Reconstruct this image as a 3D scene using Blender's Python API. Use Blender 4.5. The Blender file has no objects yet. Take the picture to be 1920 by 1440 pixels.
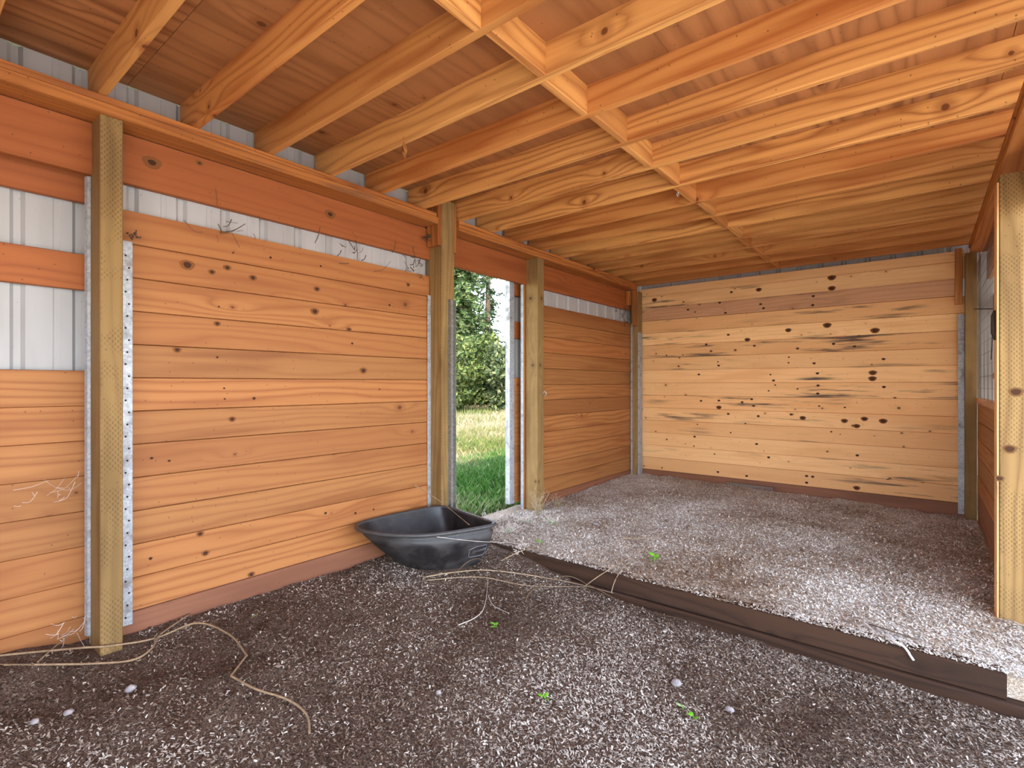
import bpy, math, random
import numpy as np
from mathutils import Matrix, Vector, noise as mnoise

random.seed(7)
RNG = np.random.default_rng(11)
H = 1.30                       # eye height above the raised stall floor
scene = bpy.context.scene
COL = scene.collection

# ------------------------------------------------------------------ camera
YAW = math.atan(0.8)           # left wall runs along +Y, camera looks 38.7 deg to its left
cam_d = bpy.data.cameras.new('camera')
cam_d.sensor_width = 36.0
cam_d.lens = 18.0
cam_d.clip_start = 0.02
cam_d.clip_end = 500
cam = bpy.data.objects.new('camera', cam_d)
COL.objects.link(cam)
cam.location = (0, 0, H)
cam.rotation_euler = (math.pi / 2, 0, YAW)
scene.camera = cam

# ------------------------------------------------------------------ sky, sun, exposure
world = bpy.data.worlds.new('sky')
scene.world = world
world.use_nodes = True
wn = world.node_tree
for n in list(wn.nodes):
    wn.nodes.remove(n)
w_out = wn.nodes.new('ShaderNodeOutputWorld')
w_bg = wn.nodes.new('ShaderNodeBackground')
w_sky = wn.nodes.new('ShaderNodeTexSky')
w_hs = wn.nodes.new('ShaderNodeHueSaturation')
w_sky.sky_type = 'NISHITA'
w_sky.sun_disc = False
w_sky.sun_elevation = math.radians(54)
w_sky.sun_rotation = math.radians(150)
w_sky.dust_density = 0.0
w_sky.altitude = 1500
w_sky.ozone_density = 2.0
w_hs.inputs['Saturation'].default_value = 0.48
w_bg.inputs['Strength'].default_value = 0.50
wn.links.new(w_sky.outputs[0], w_hs.inputs['Color'])
wn.links.new(w_hs.outputs[0], w_bg.inputs[0])
wn.links.new(w_bg.outputs[0], w_out.inputs[0])

SUN_DIR = Vector((-0.38, 0.60, -1.0)).normalized()
sun_d = bpy.data.lights.new('sun', 'SUN')
sun_d.energy = 5.2
sun_d.angle = math.radians(0.6)
sun_d.color = (1.0, 0.93, 0.82)
sun = bpy.data.objects.new('sun', sun_d)
COL.objects.link(sun)
sun.rotation_euler = SUN_DIR.to_track_quat('-Z', 'Y').to_euler()
sun.location = (5, -6, 12)

vs = scene.view_settings
vs.view_transform = 'Standard'
vs.look = 'None'
vs.gamma = 1.0
vs.use_curve_mapping = False
vs.exposure = 1.6
scene.cycles.diffuse_bounces = 8
scene.cycles.max_bounces = 12

# ------------------------------------------------------------------ helpers
def srgb(r, g, b):
    f = lambda c: (c / 255 / 12.92) if c / 255 <= 0.04045 else ((c / 255 + 0.055) / 1.055) ** 2.4
    return (f(r), f(g), f(b), 1.0)

SA, CA = math.sin(YAW), math.cos(YAW)
def ray(px, py):
    c = (px - 960) / 960
    return Vector((-SA + c * CA, CA + c * SA, (720 - py) / 960))
def at(px, py, x=None, y=None, z=None):
    """photo pixel -> world point on the plane x=, y= or (height above eye) z= that the thing touches"""
    r = ray(px, py)
    t = x / r.x if x is not None else y / r.y if y is not None else z / r.z
    return Vector((r.x * t, r.y * t, r.z * t + H))

def tag(o, label=None, cat=None, group=None, kind=None):
    if label: o['label'] = label
    if cat: o['category'] = cat
    if group: o['group'] = group
    if kind: o['kind'] = kind
    return o

def link_mesh(name, me, mat=None, parent=None, smooth=False):
    o = bpy.data.objects.new(name, me)
    COL.objects.link(o)
    if mat is not None:
        me.materials.append(mat)
    if parent is not None:
        o.parent = parent
    if smooth:
        me.polygons.foreach_set('use_smooth', [True] * len(me.polygons))
    return o

def mesh(name, verts, faces, mat=None, parent=None, smooth=False):
    me = bpy.data.meshes.new(name)
    me.from_pydata([tuple(v) for v in verts], [], faces)
    me.update()
    return link_mesh(name, me, mat, parent, smooth)

def empty(name, loc=(0, 0, 0)):
    o = bpy.data.objects.new(name, None)
    COL.objects.link(o)
    o.location = loc
    o.empty_display_size = 0.1
    return o

def reparent(o, p):
    o.parent = p
    o.matrix_parent_inverse = Matrix.Translation(-Vector(p.location))
    return o

AX = {'x': Vector((1, 0, 0)), 'y': Vector((0, 1, 0)), 'z': Vector((0, 0, 1)),
      '-x': Vector((-1, 0, 0)), '-y': Vector((0, -1, 0)), '-z': Vector((0, 0, -1))}

def board(name, origin, L, W, T, axes, mat, parent=None, c=0.003, c2=0.005, jag=0.0):
    """sawn board: local X = length, Y = thickness away from the seen face, Z = width; chamfered seen edges"""
    ex, ey, ez = (AX[a] for a in axes)
    prof = [(0, c), (0, W - c), (c2, W), (T, W), (T, 0), (c2, 0)]
    j = [random.uniform(-jag, jag) for _ in range(2)]
    v = [(0 + j[0], y, z) for y, z in prof] + [(L + j[1], y, z) for y, z in prof]
    n = 6
    f = [tuple(range(n)), tuple(range(2 * n - 1, n - 1, -1))]
    f += [(i, i + n, (i + 1) % n + n, (i + 1) % n) for i in range(n)]
    if ex.cross(ey).dot(ez) > 0:
        f = [tuple(reversed(q)) for q in f]
    o = mesh(name, v, f, mat)
    M = Matrix.Identity(4)
    for i, e in enumerate((ex, ey, ez)):
        M[0][i], M[1][i], M[2][i] = e
    M.translation = Vector(origin)
    if parent is not None:
        o.parent = parent
        o.matrix_parent_inverse = Matrix.Translation(-Vector(parent.location))
    o.matrix_basis = M
    return o

def prism_z(name, prof, z0, z1, mat, parent=None):
    """vertical extrusion of an xy profile"""
    n = len(prof)
    v = [(x, y, z0) for x, y in prof] + [(x, y, z1) for x, y in prof]
    area = sum(prof[i][0] * prof[(i + 1) % n][1] - prof[(i + 1) % n][0] * prof[i][1] for i in range(n))
    f = [tuple(range(n - 1, -1, -1)), tuple(range(n, 2 * n))] + [(i, (i + 1) % n, (i + 1) % n + n, i + n) for i in range(n)]
    if area < 0:
        f = [tuple(reversed(q)) for q in f]
    o = mesh(name, v, f, mat)
    if parent is not None:
        reparent(o, parent)
    return o

def tube_geo(pts, radii, sides=6):
    pts = [Vector(p) for p in pts]
    if not hasattr(radii, '__len__'):
        radii = [radii] * len(pts)
    V, F = [], []
    up = Vector((0.3, 0.2, 0.93))
    for i, p in enumerate(pts):
        d = (pts[min(i + 1, len(pts) - 1)] - pts[max(i - 1, 0)]).normalized()
        a = d.cross(up)
        if a.length < 1e-4:
            a = d.cross(Vector((1, 0, 0)))
        a.normalize()
        b = a.cross(d)
        for k in range(sides):
            t = 2 * math.pi * k / sides
            V.append(p + (a * math.cos(t) + b * math.sin(t)) * radii[i])
    for i in range(len(pts) - 1):
        for k in range(sides):
            k2 = (k + 1) % sides
            F.append((i * sides + k, i * sides + k2, (i + 1) * sides + k2, (i + 1) * sides + k))
    F.append(tuple(range(sides - 1, -1, -1)))
    F.append(tuple(range((len(pts) - 1) * sides, len(pts) * sides)))
    return V, F

class Geo:
    def __init__(s): s.v, s.f = [], []
    def add(s, vf):
        n = len(s.v)
        s.v += list(vf[0]); s.f += [tuple(i + n for i in q) for q in vf[1]]
        return s
    def tube(s, pts, r, sides=6): return s.add(tube_geo(pts, r, sides))
    def box(s, a, b):
        (x0, y0, z0), (x1, y1, z1) = a, b
        v = [Vector(p) for p in ((x0,y0,z0),(x1,y0,z0),(x1,y1,z0),(x0,y1,z0),(x0,y0,z1),(x1,y0,z1),(x1,y1,z1),(x0,y1,z1))]
        return s.add((v, [(3,2,1,0),(4,5,6,7),(0,1,5,4),(1,2,6,5),(2,3,7,6),(3,0,4,7)]))
    def build(s, name, mat, parent=None, smooth=False):
        o = mesh(name, s.v, s.f, mat, None, smooth)
        if parent is not None: reparent(o, parent)
        return o

def spline(pts, n=6, closed=False):
    P = [Vector(p) for p in pts]
    out, m = [], len(P)
    rng = range(m) if closed else range(m - 1)
    for i in rng:
        if closed:
            a, b, c, d = P[i - 1], P[i], P[(i + 1) % m], P[(i + 2) % m]
        else:
            a, b, c, d = P[max(i - 1, 0)], P[i], P[i + 1], P[min(i + 2, m - 1)]
        for k in range(n):
            t = k / n
            out.append(0.5 * ((2 * b) + (c - a) * t + (2 * a - 5 * b + 4 * c - d) * t * t + (3 * b - a - 3 * c + d) * t ** 3))
    if not closed:
        out.append(P[-1])
    return out

# ------------------------------------------------------------------ materials
class NT:
    def __init__(s, name):
        s.m = bpy.data.materials.new(name)
        s.m.use_nodes = True
        s.t = s.m.node_tree
        s.b = s.t.nodes['Principled BSDF']
    def n(s, typ, **kw):
        nd = s.t.nodes.new(typ)
        for k, v in kw.items():
            setattr(nd, k, v)
        return nd
    def put(s, sock, v):
        if isinstance(v, bpy.types.NodeSocket): s.t.links.new(v, sock)
        elif v is not None: sock.default_value = v
    def math(s, op, a, b=None, c=None, clamp=False):
        nd = s.n('ShaderNodeMath', operation=op, use_clamp=clamp)
        for i, v in enumerate((a, b, c)):
            if v is not None: s.put(nd.inputs[i], v)
        return nd.outputs[0]
    def vmath(s, op, a, b=None):
        nd = s.n('ShaderNodeVectorMath', operation=op)
        s.put(nd.inputs[0], a)
        if b is not None: s.put(nd.inputs[1], b)
        return nd.outputs['Value'] if op in ('LENGTH', 'DISTANCE', 'DOT_PRODUCT') else nd.outputs[0]
    def noise(s, vec, scale=1.0, detail=3.0, rough=0.5, dist=0.0):
        nd = s.n('ShaderNodeTexNoise')
        s.put(nd.inputs['Vector'], vec)
        nd.inputs['Scale'].default_value = scale
        nd.inputs['Detail'].default_value = detail
        nd.inputs['Roughness'].default_value = rough
        nd.inputs['Distortion'].default_value = dist
        return nd.outputs[0]
    def mix(s, fac, a, b, mode='MIX'):
        nd = s.n('ShaderNodeMix', data_type='RGBA', blend_type=mode)
        s.put(nd.inputs[0], fac); s.put(nd.inputs[6], a); s.put(nd.inputs[7], b)
        return nd.outputs[2]
    def step(s, v, a, b, lo=0.0, hi=1.0):
        nd = s.n('ShaderNodeMapRange', interpolation_type='SMOOTHSTEP')
        s.put(nd.inputs[0], v); s.put(nd.inputs[1], a); s.put(nd.inputs[2], b)
        nd.inputs[3].default_value = lo; nd.inputs[4].default_value = hi
        return nd.outputs[0]
    def comb(s, x, y, z):
        nd = s.n('ShaderNodeCombineXYZ')
        for i, v in enumerate((x, y, z)): s.put(nd.inputs[i], v)
        return nd.outputs[0]
    def sep(s, v):
        nd = s.n('ShaderNodeSeparateXYZ'); s.put(nd.inputs[0], v)
        return nd.outputs
    def bump(s, h, dist=0.002, strength=0.6):
        nd = s.n('ShaderNodeBump')
        nd.inputs['Distance'].default_value = dist
        nd.inputs['Strength'].default_value = strength
        s.put(nd.inputs['Height'], h)
        s.t.links.new(nd.outputs[0], s.b.inputs['Normal'])
    def finish(s, col, rough=0.7, metal=0.0, spec=0.3):
        s.put(s.b.inputs['Base Color'], col)
        s.put(s.b.inputs['Roughness'], rough)
        s.put(s.b.inputs['Metallic'], metal)
        s.b.inputs['Specular IOR Level'].default_value = spec
        return s.m

def wood(name, light, dark, knotc, ring=55, knot=0.6, cell=(1.6, 4.6), stain=0.0, vary=0.22, contrast=0.6, rough=0.62,
         incised=False, kr=0.020, warm=None, lowfade=0.0):
    g = NT(name)
    tc = g.n('ShaderNodeTexCoord').outputs['Object']
    rnd = g.n('ShaderNodeObjectInfo').outputs['Random']
    r2 = g.math('FRACT', g.math('MULTIPLY', rnd, 7.31))
    r3 = g.math('FRACT', g.math('MULTIPLY', rnd, 23.7))
    p = g.vmath('ADD', tc, g.comb(g.math('MULTIPLY', rnd, 41.0), g.math('MULTIPLY', r2, 13.0), g.math('MULTIPLY', r3, 29.0)))
    x, y, z = g.sep(p)
    w = g.math('ADD', z, g.math('MULTIPLY', y, 0.8))
    flat = g.comb(x, w, 0.0)
    # knots
    vor = g.n('ShaderNodeTexVoronoi', voronoi_dimensions='2D')
    vin = g.vmath('MULTIPLY', flat, (cell[0], cell[1], 0))
    g.put(vor.inputs['Vector'], vin)
    vor.inputs['Scale'].default_value = 1.0
    dlt = g.vmath('DIVIDE', g.vmath('SUBTRACT', vin, vor.outputs['Position']), (cell[0], cell[1], 1))
    dx, dz, _ = g.sep(dlt)
    cr, cg, cb = g.sep(vor.outputs['Color'])
    on = g.math('LESS_THAN', cr, knot)
    wob = g.math('MULTIPLY', g.math('SUBTRACT', g.noise(flat, 60, 2), 0.5), 0.006)
    rr = g.math('ADD', g.vmath('LENGTH', g.comb(g.math('MULTIPLY', dx, 0.8), dz, 0)), wob)
    rad = g.math('MULTIPLY', g.math('MULTIPLY_ADD', g.math('POWER', cg, 2.0), 0.8, 0.2), kr)
    kmask = g.math('MULTIPLY', g.step(rr, rad, g.math('MULTIPLY', rad, 0.55)), on)
    halo = g.math('MULTIPLY', g.step(rr, g.math('MULTIPLY', rad, 3.2), rad), on)
    # annual rings bending round the knots
    e = g.math('ADD', g.math('POWER', g.math('MULTIPLY', dx, 7.0), 2.0), g.math('POWER', g.math('MULTIPLY', dz, 26.0), 2.0))
    bulge = g.math('MULTIPLY', g.math('EXPONENT', g.math('MULTIPLY', e, -1.0)), g.math('MULTIPLY', on, 2.6))
    n1 = g.noise(g.vmath('MULTIPLY', p, (0.55, 5.0, 5.0)), 1.0, 2.0, 0.5)
    n2 = g.noise(g.vmath('MULTIPLY', p, (2.0, 16.0, 16.0)), 1.0, 2.0, 0.5)
    ph = g.math('ADD', g.math('MULTIPLY', w, ring), g.math('ADD', g.math('MULTIPLY', n1, 9.0), g.math('MULTIPLY', n2, 0.8)))
    ph = g.math('ADD', ph, bulge)
    ringv = g.math('POWER', g.math('PINGPONG', ph, 1.0), 2.2)
    fib = g.noise(g.vmath('MULTIPLY', p, (4.0, 190.0, 190.0)), 1.0, 3.0, 0.6)
    amt = g.math('MULTIPLY', g.math('MULTIPLY_ADD', r3, 0.9, 0.35), contrast)
    f = g.math('ADD', g.math('MULTIPLY', ringv, amt), g.math('MULTIPLY', g.math('SUBTRACT', fib, 0.42), 0.55), clamp=True)
    col = g.mix(f, light, dark)
    blot = g.step(g.noise(g.vmath('MULTIPLY', p, (0.9, 7.0, 7.0)), 1.0, 2.0), 0.50, 0.72)
    col = g.mix(g.math('MULTIPLY', blot, 0.6), col, dark)
    if warm is not None:
        col = g.mix(g.math('MULTIPLY', r2, 0.6), col, warm)
    hs = g.n('ShaderNodeHueSaturation')
    g.put(hs.inputs['Value'], g.math('MULTIPLY_ADD', g.math('SUBTRACT', r3, 0.5), 2 * vary, 1.0))
    g.put(hs.inputs['Color'], col)
    col = hs.outputs[0]
    if stain > 0:
        st = g.noise(g.vmath('MULTIPLY', p, (1.3, 20.0, 20.0)), 1.0, 4.0, 0.6)
        big = g.step(g.noise(g.vmath('MULTIPLY', p, (0.8, 2.0, 2.0)), 1.0, 1.0), 0.46, 0.62)
        sm = g.math('MULTIPLY', g.math('MULTIPLY', g.step(st, 0.5, 0.66), big), stain)
        col = g.mix(sm, col, srgb(84, 64, 56))
    # fly specks and dirt
    sp = g.n('ShaderNodeTexVoronoi', voronoi_dimensions='2D')
    g.put(sp.inputs['Vector'], flat)
    sp.inputs['Scale'].default_value = 17.0
    spm = g.math('MULTIPLY', g.step(sp.outputs['Distance'], 0.075, 0.04), g.math('LESS_THAN', g.sep(sp.outputs['Color'])[0], 0.13))
    col = g.mix(g.math('MULTIPLY', spm, 0.6), col, srgb(70, 45, 30))
    col = g.mix(g.math('MULTIPLY', halo, 0.42), col, dark)
    col = g.mix(g.math('MULTIPLY', kmask, 0.88), col, knotc)
    h = g.math('ADD', g.math('MULTIPLY', ringv, 0.35), g.math('MULTIPLY', fib, 0.6))
    if incised:
        row = g.math('FLOOR', g.math('MULTIPLY', g.math('ADD', z, y), 95.0))
        u = g.math('FRACT', g.math('MULTIPLY_ADD', row, 0.5, g.math('MULTIPLY', x, 38.0)))
        vv = g.math('FRACT', g.math('MULTIPLY', g.math('ADD', z, y), 95.0))
        ds = g.math('MULTIPLY', g.step(g.math('ABSOLUTE', g.math('SUBTRACT', u, 0.5)), 0.26, 0.18),
                    g.step(g.math('ABSOLUTE', g.math('SUBTRACT', vv, 0.5)), 0.34, 0.22))
        ds = g.math('MULTIPLY', ds, g.step(g.noise(p, 9.0, 2), 0.36, 0.56))
        col = g.mix(g.math('MULTIPLY', ds, 0.38), col, srgb(70, 52, 30))
        h = g.math('SUBTRACT', h, g.math('MULTIPLY', ds, 1.2))
    g.bump(h, 0.0012, 0.55)
    return g.finish(col, rough)

M = {}
M['board'] = wood('pine_boards', srgb(168, 114, 66), srgb(126, 72, 36), srgb(88, 46, 24), ring=38, knot=0.22, contrast=0.7,
                  warm=srgb(152, 92, 50), kr=0.021, vary=0.17)
M['board_back'] = wood('knotty_boards', srgb(246, 202, 146), srgb(220, 164, 106), srgb(78, 44, 26), ring=34, knot=0.3, cell=(3.2, 7.5),
                       stain=0.95, contrast=0.35, warm=srgb(220, 154, 96), kr=0.019, vary=0.10)
M['board_low'] = wood('baseboard_treated', srgb(138, 90, 66), srgb(108, 66, 46), srgb(80, 46, 30), ring=30, knot=0.3, contrast=0.4, vary=0.1)
M['weathered'] = wood('weathered_board', srgb(206, 158, 120), srgb(166, 114, 82), srgb(70, 44, 32), ring=34, knot=0.7, stain=0.7, contrast=0.4, vary=0.08)
M['joist'] = wood('fir_joists', srgb(222, 164, 96), srgb(138, 70, 28), srgb(104, 54, 24), ring=40, knot=0.5, cell=(1.4, 5.0), contrast=0.6,
                  warm=srgb(170, 96, 42), kr=0.022, vary=0.14)
M['header'] = wood('fir_headers', srgb(166, 96, 50), srgb(124, 64, 30), srgb(76, 38, 20), ring=30, knot=0.45, cell=(1.2, 3.4), contrast=0.6,
                   warm=srgb(150, 80, 42), kr=0.026, vary=0.10)
M['plate'] = wood('fir_plates', srgb(184, 116, 58), srgb(122, 64, 30), srgb(84, 46, 26), ring=60, knot=0.3, contrast=0.8, stain=0.5, vary=0.12)
M['post'] = wood('treated_posts', srgb(146, 116, 72), srgb(104, 78, 44), srgb(72, 48, 26), ring=42, knot=0.35, contrast=0.5, vary=0.08,
                 incised=True, kr=0.022, rough=0.75)
M['kerb'] = wood('kerb_timber', srgb(66, 44, 30), srgb(38, 25, 18), srgb(44, 28, 20), ring=34, knot=0.3, contrast=0.6, stain=0.5, vary=0.1, rough=0.85)
M['grey'] = wood('grey_board', srgb(118, 100, 90), srgb(88, 72, 64), srgb(60, 46, 40), ring=30, knot=0.2, contrast=0.4, vary=0.05)
M['ply'] = wood('plywood', srgb(172, 118, 72), srgb(112, 66, 36), srgb(92, 52, 30), ring=17, knot=0.35, cell=(1.2, 3.0), contrast=0.8, stain=0.25,
                warm=srgb(178, 120, 78), kr=0.028, vary=0.12)

def galv(name, ca, cb):
    g = NT(name)
    tc = g.n('ShaderNodeTexCoord').outputs['Object']
    v = g.n('ShaderNodeTexVoronoi'); g.put(v.inputs['Vector'], tc); v.inputs['Scale'].default_value = 90
    n = g.noise(tc, 14, 4)
    c = g.mix(g.sep(v.outputs['Color'])[0], ca, cb)
    c = g.mix(g.step(n, 0.52, 0.72, 0, 0.55), c, srgb(120, 108, 96))
    return g.finish(c, g.step(n, 0.3, 0.7, 0.42, 0.7), 0.35, 0.5)
M['galv'] = galv('galvanised_steel', srgb(182, 184, 188), srgb(150, 154, 162))
M['galv_old'] = galv('dull_galvanised_steel', srgb(150, 148, 142), srgb(118, 116, 110))

def whitemetal():
    g = NT('white_siding')
    tc = g.n('ShaderNodeTexCoord').outputs['Object']
    n = g.noise(g.vmath('MULTIPLY', tc, (6, 6, 1.5)), 1.0, 4)
    n2 = g.noise(tc, 60, 3, 0.7)
    c = g.mix(g.step(n, 0.45, 0.75, 0, 0.5), srgb(172, 171, 172), srgb(146, 143, 141))
    c = g.mix(g.step(n2, 0.68, 0.74, 0, 0.6), c, srgb(90, 76, 64))
    return g.finish(c, 0.55, 0.0, 0.4)
M['white'] = whitemetal()

def plain(name, col, rough=0.7, metal=0.0, var=0.25, scale=20.0, spec=0.3, col2=None):
    g = NT(name)
    tc = g.n('ShaderNodeTexCoord').outputs['Object']
    n = g.noise(tc, scale, 4, 0.6)
    c2 = col2 or tuple(v * (1 - var) for v in col[:3]) + (1.0,)
    c = g.mix(g.step(n, 0.35, 0.65), col, c2)
    g.bump(n, 0.002, 0.3)
    return g.finish(c, rough, metal, spec)

def plastic():
    g = NT('black_plastic')
    tc = g.n('ShaderNodeTexCoord').outputs['Object']
    n = g.noise(tc, 7, 4, 0.6)
    n2 = g.noise(tc, 40, 4, 0.7)
    c = g.mix(g.step(n, 0.35, 0.7), srgb(34, 32, 33), srgb(64, 60, 60))
    c = g.mix(g.step(n2, 0.62, 0.75, 0, 0.5), c, srgb(134, 124, 116))
    g.bump(n2, 0.001, 0.3)
    return g.finish(c, g.step(n, 0.3, 0.7, 0.38, 0.62), 0.0, 0.5)
M['plastic'] = plastic()
M['plastic_rim'] = plain('tub_rim_plastic', srgb(74, 72, 72), 0.4, 0, 0.2, 30, 0.5)
M['scuff'] = plain('tub_badge', srgb(128, 124, 130), 0.55)
M['iron'] = plain('dark_iron', srgb(62, 52, 46), 0.6, 0.6)
M['steel'] = plain('zinc_hook', srgb(205, 200, 190), 0.35, 0.7)
M['stone'] = plain('grey_stone', srgb(168, 160, 160), 0.85, 0, 0.35, 30)
M['web'] = plain('cobweb', srgb(214, 202, 194), 0.9)
M['darkweb'] = plain('dusty_web', srgb(92, 74, 58), 0.95)
M['stem'] = plain('dry_stem', srgb(176, 152, 124), 0.85, 0, 0.35, 12)
M['stemdark'] = plain('dark_stem', srgb(112, 90, 70), 0.85, 0, 0.35, 12)
M['twine'] = plain('twine', srgb(158, 132, 104), 0.9, 0, 0.3, 60)
M['rope'] = plain('white_rope', srgb(214, 206, 200), 0.9, 0, 0.2, 60)
M['leaf'] = plain('seedling_leaf', srgb(118, 190, 52), 0.55, 0, 0.3, 40)
M['paleleaf'] = plain('pale_weed', srgb(158, 186, 128), 0.7, 0, 0.3, 40)
M['dryleaf'] = plain('dry_leaf', srgb(170, 112, 58), 0.8, 0, 0.4, 40)
M['wire'] = plain('mesh_wire', srgb(112, 102, 92), 0.5, 0.5)
M['roof'] = plain('roof_sheet', srgb(150, 150, 150), 0.6)
M['bark'] = plain('bark', srgb(96, 78, 64), 0.9, 0, 0.4, 8)

def sheet():
    g = NT('translucent_sheet')
    tc = g.n('ShaderNodeTexCoord').outputs['Object']
    n = g.noise(g.vmath('MULTIPLY', tc, (8, 8, 1)), 3.0, 3)
    c = g.mix(g.step(n, 0.35, 0.65), srgb(240, 238, 234), srgb(206, 200, 194))
    g.finish(c, 0.5)
    tr = g.n('ShaderNodeBsdfTranslucent'); g.put(tr.inputs[0], c)
    mx = g.n('ShaderNodeMixShader'); mx.inputs[0].default_value = 0.6
    g.t.links.new(g.b.outputs[0], mx.inputs[1]); g.t.links.new(tr.outputs[0], mx.inputs[2])
    g.t.links.new(mx.outputs[0], g.t.nodes['Material Output'].inputs[0])
    return g.m
M['sheet'] = sheet()
def vcol(name, rough=0.8, spec=0.2, trans=0.0):
    g = NT(name)
    a = g.n('ShaderNodeAttribute', attribute_name='tint')
    m = g.finish(a.outputs['Color'], rough, 0.0, spec)
    if trans > 0:
        tr = g.n('ShaderNodeBsdfTranslucent')
        g.put(tr.inputs[0], a.outputs['Color'])
        mx = g.n('ShaderNodeMixShader'); mx.inputs[0].default_value = trans
        out = g.t.nodes['Material Output']
        g.t.links.new(g.b.outputs[0], mx.inputs[1]); g.t.links.new(tr.outputs[0], mx.inputs[2])
        g.t.links.new(mx.outputs[0], out.inputs[0])
    return m
M['flake'] = vcol('shavings')
M['grass'] = vcol('grass_blades', 0.6, 0.3, 0.35)
M['foliage'] = vcol('foliage', 0.6, 0.3, 0.25)

def bedding(name, a, b, dark, dirt):
    g = NT(name)
    tc = g.n('ShaderNodeTexCoord').outputs['Object']
    n = g.noise(tc, 150, 4, 0.7, 0.6)
    big = g.noise(tc, 2.2, 4, 0.6)
    mid = g.noise(tc, 14, 4, 0.65)
    c = g.mix(g.step(n, 0.38, 0.62), dark, a)
    c = g.mix(g.step(n, 0.58, 0.72), c, b)
    c = g.mix(g.step(mid, 0.52, 0.68, 0, 0.75), c, dirt)
    c = g.mix(g.step(big, 0.5, 0.68, 0, 0.5), c, dirt)
    g.bump(g.math('ADD', g.math('MULTIPLY', n, 0.6), mid), 0.012, 0.8)
    return g.finish(c, 0.95, 0, 0.1)
M['bed_near'] = bedding('bedding_near', srgb(132, 112, 98), srgb(182, 168, 154), srgb(62, 46, 38), srgb(92, 68, 54))
M['bed_far'] = bedding('bedding_raised', srgb(220, 206, 188), srgb(242, 234, 222), srgb(150, 128, 108), srgb(190, 162, 134))

def meadow():
    g = NT('meadow')
    tc = g.n('ShaderNodeTexCoord').outputs['Object']
    n = g.noise(tc, 40, 4, 0.7)
    b = g.noise(tc, 0.35, 3, 0.6)
    c = g.mix(g.step(n, 0.35, 0.65), srgb(74, 88, 40), srgb(116, 112, 70))
    c = g.mix(g.step(b, 0.42, 0.6), c, srgb(146, 134, 100))
    g.bump(n, 0.03, 0.6)
    return g.finish(c, 0.95, 0, 0.1)
M['meadow'] = meadow()
M['gravel'] = plain('bounce_gravel', srgb(216, 208, 194), 0.95, 0, 0.3, 60)  # kept pale so the unseen yard bounces sunlight into the stalls

# ------------------------------------------------------------------ floors and ground
def smooth(t):
    t = max(0.0, min(1.0, t)); return t * t * (3 - 2 * t)
def lump(x, y, s, a):
    return a * mnoise.noise(Vector((x * s, y * s, 3.3)))
def z_near(x, y):
    z = 0.0 - 0.13 * smooth((x + 3.3) / 2.2)
    z -= 0.05 * smooth((y - 2.6) / 0.55) * smooth((x + 2.6) / 1.0)
    z += 0.05 * smooth((-2.85 - x) / .35) * smooth((.66 - y) / .25)
    z += 0.13 * smooth((x - 0.8) / 2.0)
    return z + lump(x, y, 1.6, 0.018) + lump(x, y, 6, 0.012) + lump(x, y, 19, 0.007)
def z_far(x, y):
    z = 0.0 + 0.035 * smooth((-1.6 - x) / 1.6) * smooth((y - 4.6) / 2.0) - 0.025 * smooth((x + 1.5) / 1.6)
    z -= 0.012 * smooth((3.6 - y) / 0.4)
    return z + lump(x, y, 1.7, 0.016) + lump(x, y, 6, 0.010) + lump(x, y, 17, 0.006)

def grid(name, x0, x1, y0, y1, step, fz, mat):
    nx, ny = int((x1 - x0) / step) + 1, int((y1 - y0) / step) + 1
    xs, ys = np.linspace(x0, x1, nx), np.linspace(y0, y1, ny)
    V = [(x, y, fz(x, y)) for y in ys for x in xs]
    F = [(j * nx + i, j * nx + i + 1, (j + 1) * nx + i + 1, (j + 1) * nx + i) for j in range(ny - 1) for i in range(nx - 1)]
    return mesh(name, V, F, mat, None, True)

floor_near = grid('floor', -3.38, 0.78, -0.5, 3.20, 0.03, z_near, M['bed_near'])
tag(floor_near, 'trampled brown bedding floor of the lower stall', kind='structure')
floor_far = grid('floor_raised', -3.38, 0.78, 3.215, 7.1, 0.03, lambda x, y: -0.3 if y < 3.22 else z_far(x, y), M['bed_far'])
tag(floor_far, 'pale shavings floor of the raised stall behind the kerb', kind='structure')

def z_out(x, y):
    d = smooth((-3.4 - x) / 1.2)
    return -0.03 - 0.02 * d + lump(x, y, 0.5, 0.03 * d)
og = grid('ground_outside', -60, -3.38, -30, 70, 1.0, lambda x, y: -0.04 + lump(x, y, 0.4, 0.012), M['meadow'])
tag(og, 'sunlit meadow of short dry grass beyond the doorway', kind='structure')
yard = mesh('ground_bounce', [(-3.38, -30, -0.06), (60, -30, -0.06), (60, -0.5, -0.06), (-3.38, -0.5, -0.06),
                            (0.78, -0.5, -0.06), (60, 70, -0.06), (0.78, 70, -0.06), (0.78, 7.1, -0.06), (-3.38, 7.1, -0.06), (-3.38, 70, -0.06)],
            [(0, 1, 2, 4, 3), (4, 2, 5, 6, 7), (8, 7, 6, 9)], M['gravel'])  # out of view, laid as a bright bounce surface for the ceiling
tag(yard, 'unseen gravel yard outside the barn, made pale to bounce sunlight indoors', kind='structure')

# ------------------------------------------------------------------ left wall
PITCH = 0.172
XL = -3.20
wall_left = tag(empty('wall_left'), 'long plank wall with white metal siding behind and a doorway', kind='structure')

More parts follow.
